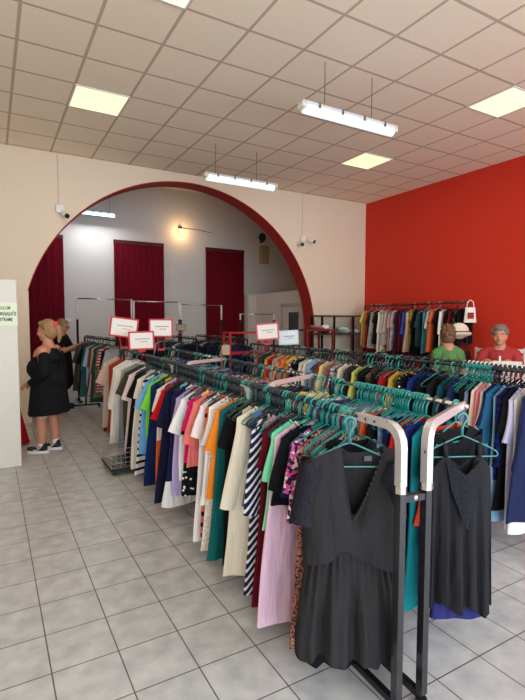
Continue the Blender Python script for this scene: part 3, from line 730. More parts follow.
dk=[('black',K),('dark wine red',(90,14,24)),('black',(30,26,28)),('crimson',(130,20,28)),('charcoal',(48,44,46))]
low=[(*dk[(k*7)%5],'tee',.62,.2) for k in range(15)]
yl=[7.5-.155*k for k in range(15)]
rail_run(lambda y:XW,yl,low,'','clothes on the lower rail of the red wall',2100,1.075,False,'the shelf end of the lower red-wall rail',5)
# bags and hats hanging at the near end of that rail
def bag(x,y,z,w,h,d,col,label,name='tote_bag',print_=None,cat='bag'):
    o=thing(name,label,cat,(x,y,z),R(-40))
    m=fabric(col); b=MB(); vs=[];N=20
    for j in range(7):
        v=j/6
        for i in range(N):
            a=2*PI*i/N; vs.append((w/2*(.8+.25*v)*math.cos(a),d/2*(.3+.7*v)*math.sin(a)*(1 if j<6 else .5),-.12-h*v))
    b.add(vs,[(j*N+i,(j+1)*N+i,(j+1)*N+(i+1)%N,j*N+(i+1)%N) for j in range(6) for i in range(N)]+[tuple(6*N+i for i in range(N))]); b.build('bag_body',m,o,True)
    MB().tube([(-w*.3,0,-.13),(-w*.22,0,-.03),(0,0,0),(w*.22,0,-.03),(w*.3,0,-.13)],.008,6).build('handle',m,o,True)
    if print_: MB().box((0,-d/2-.004,-.12-h*.55),(w*.5,.004,h*.4)).build('printed_patch',fabric(print_,'leopard',(30,20,20),1),o)
bag(6.86,5.06,1.95,.19,.25,.08,(240,236,226),'white cloth bag with a red print hanging at the end of the wall rail','tote_bag',(190,60,50))
o=thing('straw_hat','cream brimmed hat hanging above the dark bag beside the seated woman in green','hat',(6.02,4.62,1.42),R(-40))
MB().ell((0,0,0),(.18,.16,.05)).build('brim',fabric((232,220,196)),o,True); MB().ell((0,0,.04),(.14,.125,.12)).build('crown',fabric((236,226,206)),o,True); MB().tube([(.145*math.cos(a),.13*math.sin(a),.03) for a in [2*PI*k/20 for k in range(21)]],.012,6,False).build('hat_band',fabric((90,80,70)),o)
o=thing('mannequin_stand','thin stand holding a cream hat and bags beside the woman in green','stand',(6.05,4.62,0))
MB().tube([(0,0,.03),(0,0,1.4)],.016,8).build('pole',blackm,o,True); MB().cyl((0,0,0),.2,.03,20).build('base_plate',blackm,o)
for k,(dz) in enumerate((1.26,1.0)): MB().tube([(0,0,dz),(-.1,-.14,dz+.03)],.008,6).build('hook_arm',blackm,o)
bag(5.93,4.47,1.29,.24,.2,.1,(66,40,36),'dark red and black patterned handbag hanging under the cream hat','handbag',(120,40,40))
bag(5.95,4.48,1.03,.2,.2,.1,(226,220,206),'pale cloth bag hanging lowest on the stand beside the woman in green')
# ------------------------------------------------------------------ corner shelf
o=thing('shelf_unit','black metal open shelf unit in the corner beside the red wall','shelf',(6.36,7.86,0))
for x,yy in((-.55,(-.18,.18)),(-.24,(-.18,)),(.27,(-.18,)),(.57,(-.18,.18))):
    for y in yy: MB().box((x,y,.855),(.035,.035,1.71)).build('upright',blackm,o)
for z in(1.70,1.33,.9,.45): MB().box((.01,0,z),(1.16,.4,.03)).build('shelf_board',plain('shelf_dark',(58,50,46),.5),o)
def lump(name,label,cat,x,y,z,r,col,seed):
    q=random.Random(seed); m=MB(); rot=Matrix.Rotation(q.uniform(0,3),3,'Z')
    m.ell((x,y,z+r[2]),r,rot,20,12)
    m.v=[(a+.02*math.sin(23*b+5*c_),b+.02*math.sin(19*a),max(z,c_+.025*math.sin(17*a+13*b))) for a,b,c_ in m.v]
    return tag(m.build(name,fabric(col),None,True),label,cat)
lump('folded_cloth','pale mint folded cloth on the corner shelf unit','cloth',6.5,7.84,1.346,(.2,.12,.07),(176,206,190),3)
lump('folded_cloth','white crumpled cloth beside the mint one on the corner shelf','cloth',6.82,7.84,1.346,(.1,.1,.04),(220,214,204),4)
lump('folded_cloth','dark folded cloth at the left of the corner shelf','cloth',6.0,7.84,1.346,(.12,.12,.05),(70,60,58),5)
# ------------------------------------------------------------------ red metal frame and red table near the arch
o=thing('red_display_frame','red metal display frame standing among the racks before the arch','display frame',(0,0,0))
for x in(3.17,3.8):
    for y in(6.5,6.72): MB().box((x,y,.715),(.03,.03,1.43)).build('upright',redm,o)
for y in(6.5,6.72):
    for z in(1.415,1.10): MB().box((3.485,y,z),(.63,.026,.026)).build('cross_bar',redm,o)
for x in(3.17,3.8): MB().box((x,6.61,1.415),(.026,.19,.026)).build('side_bar',redm,o)
MB().box((3.485,6.61,1.085),(.63,.2,.012)).build('shelf',plain('frame_shelf',(150,40,36),.5),o)
o=thing('red_table','tall red metal table under the right foot of the arch','table',(5.35,7.35,0))
redt=plain('table_red',(122,34,30),.45)
MB().box((0,0,1.425),(.66,.5,.03)).build('table_top',redt,o)
for x in(-.3,.3):
    for y in(-.22,.22): MB().box((x,y,.705),(.035,.035,1.41)).build('leg',redt,o)
MB().box((0,-.22,.9),(.58,.03,.03)).build('cross_bar',redt,o)
lump('folded_bag','pinkish folded bag lying on the tall red table','bag',5.38,7.3,1.441,(.17,.12,.035),(150,112,102),6)
lump('folded_scarf','white folded scarf lying at the edge of the red table','scarf',5.58,7.28,1.441,(.08,.09,.035),(226,220,214),8)
# ------------------------------------------------------------------ signs
def at(u,v,y):
    d=fw+rt*((u-262.5)/F_PX)-upv*((v-350)/F_PX); k=y/d.y; return (d.x*k,y,H+d.z*k)
def sign(pos,w,h,tilt,label,zbase,rim=(200,28,34),rz=-.35,sheet=(240,236,226),lines=True,blue=False):
    o=thing('sign_holder',label,'sign',pos,rz,'framed signs above the racks')
    z=pos[2]; q=Matrix.Rotation(tilt,3,'Y')
    def T(p): return tuple(q@Vector(p))
    rm=plain('sign_rim%d%d%d'%rim,rim,.4); b=.010
    f=MB()
    for s_ in(-1,1):
        f.add([T((s_*w/2+a,c_,g)) for g in(-h/2-b,h/2+b) for c_ in(-.012,.012) for a in(-b/1.,b/1.)],[(0,2,3,1),(4,5,7,6),(0,1,5,4),(2,6,7,3),(0,4,6,2),(1,3,7,5)])
        f.add([T((a,c_,s_*h/2+g)) for g in(-b,b) for c_ in(-.012,.012) for a in(-w/2,w/2)],[(0,2,3,1),(4,5,7,6),(0,1,5,4),(2,6,7,3),(0,4,6,2),(1,3,7,5)])
    fr=f.build('frame',rm,o)
    pp=MB(); pp.add([T((a*w/2,c_,g*h/2)) for g in(-1,1) for c_ in(-.006,.006) for a in(-1,1)],[(0,2,3,1),(4,5,7,6),(0,1,5,4),(2,6,7,3),(0,4,6,2),(1,3,7,5)]); pp.build('paper',plain('sheet%d'%sheet[2],sheet,.6),o)
    if lines:
        for k,(zz,a0,a1,cl) in enumerate(((.03,-.25,.3,(120,116,112)),(-.05,-.05,.2,(206,120,120)))):
            s2=MB(); xx=a0
            while xx<a1:
                s2.add([T((w*xx+a,-.0075,h*.5*zz*4+g)) for a,g in((0,0),(.012,.002),(.014,.014),(.001,.013))],[(0,1,2,3)]); xx+=.06
            s2.build('handwriting',plain('ink_%d'%k,cl,.8),o)
    for s_ in(-1,1):
        MB().tube([T((s_*.05,.01,-h/2)),(s_*.03,.012,zbase-z)],.008,6).build('stem',redm,o)
    MB().box((0,.012,zbase-z+.005),(.09,.03,.03)).build('clamp',redm,o)
sign(at(124,327.5,6.32),.34,.24,.13,'tilted red-framed white sign, leftmost of the three above the front rail',1.24)
sign(at(141.5,340.5,5.95),.30,.215,-.03,'lowest red-framed white sign, in the middle of the three above the front rail',1.215)
sign(at(161,328,6.1),.29,.22,0.,'upright red-framed white sign, rightmost of the three above the front rail',1.215)
sign(at(181,327.5,9.87),.2,.12,0.,'small beige card on the dark tall post behind the framed signs',1.33,(120,104,90),-.35,(190,170,140),True)
sign(at(267.5,331.5,5.75),.30,.215,-.08,'red-rimmed white sign beside the red display frame',1.27,(206,60,60),-.5)
sign(at(288.5,337.5,5.8),.27,.19,-.05,'frameless white-blue sign next to the red-rimmed one',1.27,(214,222,226),-.5,(226,238,244),True)
tag(MB().box(at(226,350,6.44),(.11,.01,.15),-.3).build('price_card',plain('card_beige',(196,172,150),.8)),'beige cardboard tag hanging on the left upright of the red frame','tag')
# ------------------------------------------------------------------ back room racks
def tall_rack(xa,xb,y,z,label):
    o=thing('tall_clothes_rack',label,'clothes rack',(0,0,0),0,'tall thin racks in the back room')
    for x in(xa,xb):
        MB().tube([(x,y,.03),(x,y,1.62)],.022,8).build('lower_post',blackm,o,True); MB().tube([(x,y,1.6),(x,y,z)],.019,8).build('upper_post',whitep,o,True)
        MB().box((x,y,.015),(.06,.5,.03)).build('foot_bar',blackm,o)
    MB().tube([(xa,y,z-.01),(xb,y,z-.01)],.013,8).build('top_rail',chrome,o,True)
tall_rack(1.495,2.56,9.9,2.04,'tall thin clothes rack in the back room, beside the woman browsing')
tall_rack(2.61,3.60,9.92,2.01,'tall thin clothes rack in the back room, in front of the middle curtain')
tall_rack(3.65,4.63,9.94,1.96,'tall thin clothes rack in the back room, right of the middle curtain')
tall_rack(5.1,6.02,9.9,1.765,'lowest tall rack in the back room, before the white partition')
xb1=lambda y:1.64-.07*(y-7.); xb2=lambda y:2.95; xb3=lambda y:3.9
single_rack('clothes_rack','clothes rack in the back room that the woman in black is browsing',xb1,7.0,9.1,1.30,dchrome,group='racks in the back room')
single_rack('clothes_rack','clothes rack under the arch behind the three framed signs',xb2,7.3,9.7,1.30,dchrome,group='racks in the back room')
single_rack('clothes_rack','clothes rack under the arch beyond the red display frame',xb3,7.3,9.7,1.27,dchrome,group='racks in the back room')
bl=[('grey',(150,150,152),'tee',.7,.26),('black',K,'tee',.7,.26),('red',(170,50,60),'tee',.7,.26,'hstripe',(200,190,190),1),('brown',(110,92,76),'long',.8,.4),('dark green',(40,70,64),'long',.9,.4),('beige',(170,150,130),'long',.8,.4),('wine',(120,50,60),'tee',.7,.3),('pale blue',(150,180,200),'tee',.7,.3),('teal',(50,90,90),'long',.9,.4),('black',K,'long',.9,.3),('olive',(90,86,60),'tee',.7,.3),('dark grey',(66,66,70),'long',.85,.3)]
yb=[7.08+.16*k for k in range(12)]
rail_run(xb1,yb,bl,'','clothes the woman in black browses',2500,1.315,False,"the arch end of the browsing woman's rack",8)
pal_k=[('black',K),('dark grey',(52,52,56)),('navy',NV),('white',W),('yellow',(220,196,80)),('beige',(190,170,150))]
for xf,nm,zz,s0 in((xb2,'the rack behind the framed signs',1.315,2700),(xb3,'the rack beyond the red frame',1.285,2900)):
    sp_=[(*(pal_k[(k*5+s0)%6] if k%3==0 else pal_k[k%3]),'tee',.66,.26) for k in range(13)]
    rail_run(xf,[7.45+.17*k for k in range(13)],sp_,'','clothes on racks under the arch',s0,zz,False,'the near end of '+nm,8)
# remaining small hangers of the far rails
m=MB(); qh=random.Random(5)
def loose_hanger(x,y,zz,hook=True):
    m.cur=qh.choice((0,0,1,1,2,3)); a=R(qh.uniform(-16,16)); c_,s_=math.cos(a),math.sin(a); tl=qh.uniform(-.025,.025); dz=qh.uniform(-.012,.004)
    def T(u,z): return (x+u*c_,y+u*s_,zz+z+tl*u/.2)
    m.tube([T(0,-.085),T(.02,-.03),T(.016,.014),T(0,.02),T(-.016,.014),T(-.022,-.006)],.0055,5)
    m.tube([T(-.2,-.175+dz),T(-.17,-.155+dz),T(0,-.085),T(.17,-.155+dz),T(.2,-.175+dz)],.0045,5)
    if qh.random()<.6: m.tube([T(-.2,-.18+dz),T(.2,-.18+dz)],.0035,5)
for xf,zz,a,b,n in((x4,Z4,3.0,7.0,62),(x3,Z3,4.2,6.4,30),(lambda y:XW,1.93,5.2,7.68,36),(xb1,1.315,7.0,9.05,22),(xb2,1.315,7.4,9.6,24),(xb3,1.285,7.4,9.6,24)):
    for k in range(n): y=a+(b-a)*(k+qh.uniform(.1,.9))/n; loose_hanger(xf(y),y,zz)
for k in range(15): loose_hanger(XW,yl[k],1.075)
tag(m.build('hanger_mass',[plain('hanger_black',(24,24,28)),plain('hanger_dark',(26,46,48)),plain('hanger_teal',(22,138,130)),plain('hanger_grey',(150,150,150),.4)],None,True),'black, teal and grey hangers packed on the far rails of the back room and wall','hangers',None,'stuff')
# wire basket trolley
o=thing('wire_basket','low wire basket trolley on black wheels under the far front rack','basket',(1.17,5.15,0),R(0))
b=MB()
for z in(.08,.13,.18,.23,.28):
    b.tube([(-.13,-.24,z),(.16,-.24,z),(.16,.24,z),(-.13,.24,z),(-.13,-.24,z)],.0035,5)
for k in range(11):
    y=-.24+.048*k; b.tube([(-.13,y,.28),(-.13,y,.08),(.16,y,.08),(.16,y,.28)],.0025,5)
for k in range(7):
    x=-.13+.29*k/6; b.tube([(x,-.24,.28),(x,-.24,.08)],.0025,5)
b.build('wire_body',plain('wire_silver',(190,190,190),.3,.9),o)
MB().box((.015,0,.06),(.3,.5,.025)).build('base',blackp,o)
for x in(-.1,.13):
    for y in(-.21,.21): MB().tube([(x-.012,y,.025),(x+.012,y,.025)],.025,10).build('wheel',blackp,o)
# ------------------------------------------------------------------ counter, box, chairs
o=thing('counter_table','high wooden counter in front of the seated woman in red','counter',(5.29,3.33,0),R(30))
MB().box((0,0,1.04),(.5,.95,.04),0,.006).build('counter_top',plain('counter_wood',(176,150,120),.5),o); 
for x in(-.2,.2):
    for y in(-.42,.42): MB().box((x,y,.51),(.05,.05,1.02)).build('leg',plain('counter_leg',(70,60,54),.5),o)
o=thing('cash_box','white box on the counter before the woman in red','box',(5.27,3.37,1.061),R(30))
MB().box((0,0,.03),(.15,.3,.06),0,.005).build('box_body',whitep,o); MB().box((0,0,.064),(.16,.31,.012),0,.003).build('lid',plain('paper',(240,236,228)),o); MB().box((.02,.08,.1),(.02,.02,.06)).build('tag_post',whitep,o)
def hi_chair(x,y,rz,label,col,w=.5,bt=1.22):
    o=thing('high_chair',label,'chair',(x,y,0),rz,'high chairs by the counter'); m=plain('chair%d'%col[0],col,.5)
    MB().box((0,-.02,.58),(w,.42,.05),0,.012).build('seat',m,o)
    for sx in(-1,1):
        for sy in(-1,1): MB().tube([(sx*(w/2-.03),sy*.18,.58),(sx*(w/2-.01),sy*.2,0)],.016,8).build('leg',m,o)
        MB().tube([(sx*(w/2-.03),.2,.56),(sx*(w/2-.03),.29,bt)],.016,8).build('back_post',m,o)
    for k in range(3): MB().box((0,.285,bt-.04-.09*k),(w-.03,.02,.05)).build('back_slat',m,o)
    MB().tube([(-w/2+.02,-.19,.25),(w/2-.02,-.19,.25)],.012,8).build('foot_rail',m,o)
# ------------------------------------------------------------------ people
def hand(mb,wrist,d,palmn,s_=1.,curl=.5,thumb=1):
    """five-fingered hand; d = direction of fingers, palmn = normal the fingers curl towards"""
    w=Vector(wrist); d=Vector(d).normalized(); nrm=Vector(palmn); nrm=(nrm-d*nrm.dot(d)).normalized(); sd=d.cross(nrm)*thumb
    mb.cap(w,.026*s_,w+d*.04*s_,.028*s_)
    for k in(-1,0,1): mb.cap(w+d*.03*s_+sd*k*.016*s_,.016*s_,w+d*.085*s_+sd*k*.024*s_,.015*s_)
    for k,ln in enumerate((.072,.082,.076,.058)):
        p=w+d*.085*s_+sd*(.033-.022*k)*s_; a=d; pts=[p]
        for seg in range(3):
            a=(a*math.cos(curl*(.4+.3*seg))+nrm*math.sin(curl*(.4+.3*seg))).normalized(); p=p+a*ln/3*s_; pts.append(p)
        mb.chain(pts,[.0105*s_,.010*s_,.009*s_,.008*s_],8)
    p=w+d*.03*s_+sd*.025*s_; a=(d*.7+sd*.7+nrm*.2).normalized(); q_=p+a*.035*s_; r_=q_+(d*.9+sd*.2+nrm*.35).normalized()*.03*s_
    mb.chain([p,q_,r_],[.014*s_,.012*s_,.009*s_],8)
def head(mb,c,s_=1.,tilt=0.,turn=0.):
    c=Vector(c); q=Matrix.Rotation(turn,3,'Z')@Matrix.Rotation(tilt,3,'X')
    def P(x,y,z): return c+q@Vector((x*s_,y*s_,z*s_))
    mb.ell(P(0,.012,.035),(.074*s_,.092*s_,.085*s_),q,18,12)
    mb.ell(P(0,-.022,-.03),(.066*s_,.068*s_,.082*s_),q,18,12)
    mb.ell(P(0,-.058,-.085),(.03*s_,.026*s_,.024*s_),q)
    mb.cap(P(0,-.084,.008),.009*s_,P(0,-.104,-.026),.013*s_); mb.ell(P(0,-.094,-.034),(.017*s_,.012*s_,.010*s_),q)
    mb.ell(P(0,-.082,-.058),(.024*s_,.010*s_,.011*s_),q)
    for k in(-1,1):
        mb.ell(P(k*.074,.012,-.012),(.010*s_,.018*s_,.030*s_),q); mb.ell(P(k*.038,-.06,-.03),(.026*s_,.026*s_,.026*s_),q); mb.cap(P(k*.015,-.08,.022),.008*s_,P(k*.045,-.07,.022),.008*s_)
    return P
def face_parts(P,o,s_,brow=(90,70,60),lip=(176,90,86),glasses=False):
    for k in(-1,1):
        e=MB().ell(P(k*.031,-.0815,.002),(.010*s_,.004*s_,.0055*s_)).build('eye',plain('eye_white',(226,220,214),.3),o,True)
        MB().ell(P(k*.031,-.0845,.002),(.005*s_,.0025*s_,.005*s_)).build('iris',plain('iris',(48,36,30),.3),e,True)
        MB().tube([P(k*.016,-.0895,.024),P(k*.033,-.087,.029),P(k*.050,-.076,.023)],.0045*s_,6).build('eyebrow',plain('brow%d'%brow[0],brow,.8),o)
    MB().tube([P(-.024,-.084,-.057),P(-.008,-.093,-.054),P(.008,-.093,-.054),P(.024,-.084,-.057)],.005*s_,6).build('lips',plain('lip%d'%lip[0],lip,.5),o,True)
    if glasses:
        g=MB()
        for k in(-1,1):
            g.tube([P(k*.033+.024*math.cos(a),-.1,.002+.019*math.sin(a)) for a in [2*PI*i/16 for i in range(17)]],.003*s_,5,False); g.tube([P(k*.057,-.098,.004),P(k*.08,.0,.004)],.003*s_,5)
        g.tube([P(-.009,-.1,.004),P(.009,-.1,.004)],.003*s_,5); g.build('glasses',blackp,o)
def hair_mesh(P,s_,o,col,bulk=1.,tail=None,fringe=.03,back=-.05):
    m=MB(); n=26
    m.ell(P(0,.026,.046),(.079*bulk*s_,.096*bulk*s_,.092*bulk*s_),None,20,12); m.ell(P(0,-.03,.088),(.062*bulk*s_,.052*s_,.034*s_),None,16,10)
    m.ell(P(0,.05,-.01),(.076*bulk*s_,.068*bulk*s_,.092*bulk*s_),None,20,12)
    for k in(-1,1): m.cap(P(k*.064*bulk,.015,.06),.022*s_,P(k*.064*bulk,.035,back),.018*s_)
    q=random.Random(int(col[0]*7+col[1]))
    for k in range(90 if not tail else 0):
        a=q.uniform(0,2*PI); zz=q.uniform(-.55,1); fr_=-math.cos(a)  # a=0 is the face side
        if fr_<-.35 and zz<.62: continue
        if abs(fr_)<=.35 and zz<.0: continue
        c_=math.sqrt(1-zz*zz); rr_=q.uniform(.016,.026)*s_
        m.ell(P(.080*bulk*c_*math.sin(a),.024+.094*bulk*c_*fr_,.036+.094*bulk*zz),(rr_,rr_,rr_*.8),None,8,6)
    if tail: m.chain([P(*p) for p in tail[0]],[r_*s_ for r_ in tail[1]])
    h=m.bake('hair',plain('hair%d'%col[0],col,.6,0,.4,.25),o,.008,3)
    return h
def shoe(o,x,y,ang,col,sole,s_=1.,swoosh=False):
    q=Matrix.Rotation(ang,3,'Z')
    def T(p): v=q@Vector(p); return (x+v.x,y+v.y,v.z)
    m=MB(); m.ell(T((0,-.06,.045)),(.045,.10,.035),q); m.ell(T((0,.035,.055)),(.04,.06,.045),q); m.cap(T((0,.04,.06)),.04,T((0,.045,.10)),.042)
    sh=m.bake('shoe',plain('shoe%d'%col[0],col,.6),o,.007,3)
    b=MB(); n=20; pl=[]
    for i in range(n):
        a=2*PI*i/n; pl.append((.047*math.cos(a)*(1-.12*math.sin(a)),-.02+.135*math.sin(a)))
    vs=[T((a,b_,z)) for z in(0,.03) for a,b_ in pl]; b.add(vs,[tuple(range(n-1,-1,-1)),tuple(range(n,2*n))]+[(i,(i+1)%n,n+(i+1)%n,n+i) for i in range(n)]); b.build('sole',plain('sole%d'%sole[0],sole,.6),sh)
    if swoosh:
        for sx in(-1,1):
            e=MB(); e.add([T(p) for p in((sx*.046,-.07,.045),(sx*.049,-.03,.032),(sx*.047,.04,.072),(sx*.049,-.025,.046))],[(0,1,2,3)]); e.build('logo',plain('logo_white',(236,236,236)),sh)
    laces=MB()
    for k in range(3): laces.tube([T((-.025,-.04-.025*k,.083-.008*k)),T((.025,-.04-.025*k,.083-.008*k))],.004,5)
    laces.build('laces',plain('lace%d'%sole[0],sole),sh)
black_cl=fabric((24,24,27))
# woman with the blonde ponytail
def lady():
    o=thing('person','blonde woman in short black dress and beige shorts standing beside the white partition','person',(.60,6.27,0),R(240))
    b=MB()
    for s_ in(-1,1):
        b.chain([(s_*.085,.03 if s_<0 else -.06,.085),(s_*.088,.02 if s_<0 else -.055,.28),(s_*.09,.0 if s_<0 else -.06,.47),(s_*.10,.01,.82)],[.042,.062,.062,.095])
        b.cap((s_*.085,.03 if s_<0 else -.06,.07),.04,(s_*.085,-.06 if s_<0 else -.15,.04),.03)
    b.ell((0,.02,.88),(.19,.17,.14)); b.ell((0,-.04,1.0),(.19,.18,.15)); b.ell((0,-.02,1.17),(.18,.14,.14)); b.cap((0,.02,1.24),.08,(0,.0,1.37),.058)
    for s_ in(-1,1):
        sh=(s_*.18,.02,1.235); el=(s_*.235,.06,.98); wr=(s_*.13,-.20,.84)
        b.chain([(s_*.08,.02,1.24),sh,el,wr],[.06,.066,.05,.03]); hand(b,wr,(-s_*.5,-.75,-.25),(-s_*.6,.3,-.6),.95,.6,s_)
    P=head(b,(0,-.01,1.475),1.06,R(4)); bd=b.bake('body',skin,o,.0075,4)
    d=MB(); d.ell((0,-.01,1.2),(.165,.145,.10)); d.ell((0,.0,1.15),(.195,.16,.10)); d.ell((0,-.05,1.02),(.205,.20,.16)); d.ell((0,.02,.88),(.215,.20,.16))
    for s_ in(-1,1):
        d.chain([(s_*.208,.045,1.18),(s_*.235,.065,.98),(s_*.165,-.13,.865)],[.064,.062,.045]); d.cap((s_*.095,.0,1.14),.05,(s_*.09,.03,1.285),.014)
    n=48; prev=None; vs=[]
    for j in range(9):
        f=j/8; z=.98-.51*f
        for i in range(n):
            a=2*PI*i/n; k=1+.035*f*math.sin(a*9+1); vs.append((math.cos(a)*(.19+.045*f)*k,.0+math.sin(a)*(.185+.055*f)*k,z+.02*math.sin(a)*f))
    d.add(vs,[(j*n+i,(j+1)*n+i,(j+1)*n+(i+1)%n,j*n+(i+1)%n) for j in range(8) for i in range(n)]+[tuple(range(n)),tuple(8*n+i for i in range(n-1,-1,-1))])
    d.bake('dress',black_cl,o,.009,3)
    st=MB()
    for s_ in(-1,1): st.tube([(s_*.05,.12,1.27),(0,.165,1.18),(-s_*.06,.175,1.08)],.009,6)
    st.build('back_straps',black_cl,o,True)
    s2=MB()
    for s_ in(-1,1): s2.cap((s_*.1,.0,.75),.105,(s_*.095,.0 if s_<0 else -.04,.50),.088)
    s2.bake('shorts',fabric((206,190,166)),o,.01,3)
    face_parts(P,o,1.06)
    hair_mesh(P,1.06,o,(150,116,74),1.02,([(0,.10,.06),(0,.135,.03),(0,.15,-.05),(0,.13,-.13)],[.032,.036,.032,.016]))
    MB().tube([P(.034*math.cos(a),.115+.012*math.sin(a*2),.055+.034*math.sin(a)) for a in [2*PI*k/20 for k in range(21)]],.018,8,False).build('scrunchie',fabric((238,70,96)),o,True)
    for s_ in(-1,1):
        MB().cap((s_*.085,.03 if s_<0 else -.06,.10),.046,(s_*.085,.03 if s_<0 else -.06,.13),.046).build('sock',fabric((230,226,222)),o,True)
        shoe(o,s_*.085,-.0 if s_<0 else -.09,0,(26,24,26),(226,222,216),1.,True)
lady()
def browser():
    o=thing('person','woman in black with glasses and short hair browsing the back-room rack','person',(1.12,9.3,0),R(62))
    b=MB()
    for s_ in(-1,1):
        b.chain([(s_*.08,.0,.085),(s_*.082,.015,.28),(s_*.085,.0,.46),(s_*.09,.0,.82)],[.038,.052,.054,.085]); b.cap((s_*.08,0,.06),.036,(s_*.085,-.11,.03),.028)
    b.ell((0,.01,.90),(.165,.13,.13)); b.ell((0,0,1.08),(.15,.115,.15)); b.ell((0,0,1.22),(.165,.115,.12)); b.cap((0,.01,1.3),.065,(0,-.015,1.40),.052)
    tg=((-.1,-.44,1.2),(.1,-.42,1.14))
    for s_ in(-1,1):
        wr=tg[(s_+1)//2]; b.chain([(s_*.09,.0,1.3),(s_*.175,.0,1.285),(s_*.21,-.12,1.06),wr],[.05,.055,.044,.028]); hand(b,wr,(0,-1,.05),(0,0,-1),.9,.7,s_)
    P=head(b,(0,-.035,1.49),1.0,R(12)); b.bake('body',skin,o,.008,4)
    d=MB(); d.ell((0,.0,1.09),(.168,.13,.16)); d.ell((0,0,1.22),(.178,.125,.12))
    for s_ in(-1,1): d.chain([(s_*.1,.0,1.3),(s_*.175,.0,1.285),(s_*.205,-.075,1.14)],[.058,.066,.06])
    d.chain([(0,0,1.0),(0,.005,.86),(0,.0,.50)],[.17,.19,.2]); d.bake('dress',black_cl,o,.01,3)
    face_parts(P,o,1.,glasses=True); hair_mesh(P,1.,o,(150,124,92),1.04)
    for s_ in(-1,1): shoe(o,s_*.082,-.03,0,(30,28,28),(40,38,38))
browser()
def seated(x,y,rz,label,topc,hairc,tilt=0.,turn=0.,bulk=1.,w=1.,arms='table',trous=(50,50,60),slv=1.):
    o=thing('person',label,'person',(x,y,0),rz); b=MB(); S=.665
    for s_ in(-1,1):
        b.chain([(s_*.1,.06,S+.06),(s_*.11,-.36,S+.05),(s_*.11,-.36,.33)],[.09,.065,.045]); b.cap((s_*.11,-.35,.32),.04,(s_*.11,-.45,.30),.03)
    b.ell((0,.08,S+.11),(.19*w,.15,.13)); b.ell((0,.06,S+.28),(.18*w,.14,.16)); b.ell((0,.05,S+.45),(.19*w,.13,.14)); b.cap((0,.06,S+.54),.08,(0,.02,S+.66),.066)
    for s_ in(-1,1):
        if arms=='table': wr=(s_*.12,-.31,1.1); el=(s_*.29*w,-.06,1.0)
        else: wr=(s_*.15,-.26,S+.16); el=(s_*.27*w,.06,S+.24)
        b.chain([(s_*.1,.05,S+.53),(s_*.205*w,.05,S+.50),el,wr],[.06,.062,.048,.029]); hand(b,wr,(-s_*.45,-.85,.0),(0,0,-1),.95,.5,s_)
    b.cap((-.13,.05,S+.515),.06,(.13,.05,S+.515),.06); b.cap((0,.05,S+.58),.085,(0,.02,S+.66),.066)
    P=head(b,(0,-.005,S+.745),1.1,tilt,turn); b.bake('body',skin,o,.008,4)
    d=MB(); d.ell((0,.07,S+.14),(.215*w,.175,.14)); d.ell((0,.055,S+.29),(.205*w,.165,.17)); d.ell((0,.05,S+.45),(.212*w,.15,.135)); d.cap((-.13,.05,S+.52),.07,(.13,.05,S+.52),.07); d.cap((-.07,.06,S+.56),.066,(.07,.06,S+.56),.066)
    for s_ in(-1,1):
        el=(s_*.29*w,-.06,1.0) if arms=='table' else (s_*.27*w,.06,S+.24); wr=(s_*.19,-.2,1.06) if arms=='table' else (s_*.2,-.13,S+.19)
        pts=[(s_*.1,.05,S+.54),(s_*.21*w,.05,S+.50),el]; rs=[.068,.078,.066]
        if slv>=1: pts.append(wr); rs.append(.05)
        else: pts[-1]=tuple(Vector(pts[1]).lerp(Vector(el),.55)); rs[-1]=.07
        d.chain(pts,rs)
    d.bake('top',fabric(topc),o,.01,3)
    t_=MB()
    for s_ in(-1,1): t_.chain([(s_*.1,.06,S+.06),(s_*.11,-.36,S+.05),(s_*.11,-.36,.40)],[.105,.08,.065])
    t_.bake('trousers',fabric(trous),o,.012,2)
    face_parts(P,o,1.1); hair_mesh(P,1.1,o,hairc,bulk,back=-.02)
    for s_ in(-1,1): MB().ell((s_*.11,-.40,.275),(.05,.13,.04)).build('shoe',plain('shoe_dark',(36,32,32),.6),o,True)
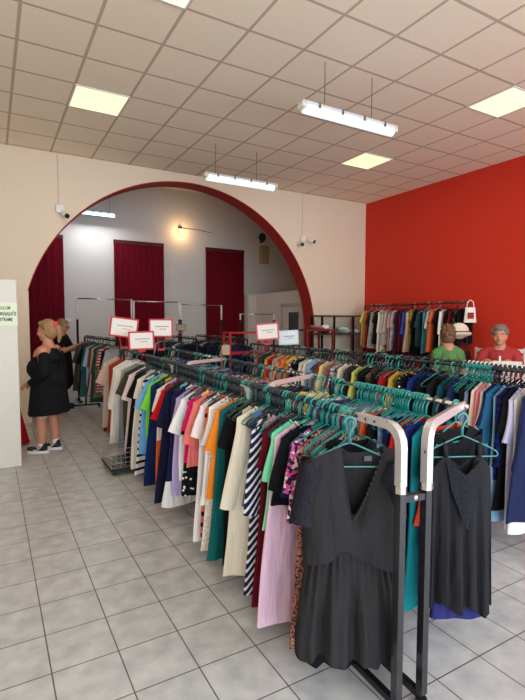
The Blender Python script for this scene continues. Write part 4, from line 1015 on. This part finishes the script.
hi_chair(5.86,3.86,R(-57),'pale slatted high chair behind the woman in the red sweater',(206,200,196),.66,1.24)
seated(5.84,3.85,R(-60),'grey-haired woman in a red sweater sitting behind the counter facing us',(168,58,60),(120,108,98),0,0,1.04,.86)
hi_chair(5.26,4.22,R(146),'dark high chair under the woman in the green top',(60,54,50),.44,.9)
seated(5.25,4.21,R(146),'brown-haired woman in a green top sitting with her back to us',(92,134,80),(104,72,48),0,0,1.08,.66,'lap',(40,44,60),.5)
# ------------------------------------------------------------------ daylight, exposure
w=bpy.data.worlds.new('world'); sc.world=w; w.use_nodes=True; nt=w.node_tree; bg=nt.nodes['Background']
sky=nt.nodes.new('ShaderNodeTexSky'); sky.sky_type='HOSEK_WILKIE'; sky.sun_direction=(.2,-.6,.75); sky.turbidity=4
nt.links.new(sky.outputs[0],bg.inputs[0]); bg.inputs[1].default_value=.8
def area(name,loc,rot,sx,sy,en,col):
    l=bpy.data.lights.new(name,'AREA'); l.shape='RECTANGLE'; l.size=sx; l.size_y=sy; l.energy=en; l.color=col
    o=bpy.data.objects.new(name,l); C.objects.link(o); o.location=loc; o.rotation_euler=rot; return o
area('window_daylight',(.02,YF+.02,1.8),(R(90),0,0),4.0,3.0,320,(.78,.89,1.))
area('window_daylight',(4.3,YF+.02,1.8),(R(90),0,0),4.0,3.0,320,(.78,.89,1.))
for x,y,z,L_,e in((3.34,3.96,3.68,1.2,7),(3.38,6.52,3.68,1.2,7),(2.2,11.45,4.03,.85,30)):
    area('tube_glow',(x,y,z),(0,0,0),L_,.08,e,(.9,.96,1.))
for x,y in((1.193,5.987),(5.393,5.987),(5.393,3.587),(1.193,3.587)):
    area('panel_glow',(x,y,CZ-.012),(0,0,0),.56,.56,12,(1.,.9,.68))
sc.view_settings.view_transform='Standard'; sc.view_settings.look='None'; sc.view_settings.gamma=1.; sc.view_settings.use_curve_mapping=False
sc.view_settings.exposure=0.
sc.cycles.use_denoising=True; sc.cycles.max_bounces=8; sc.cycles.diffuse_bounces=5
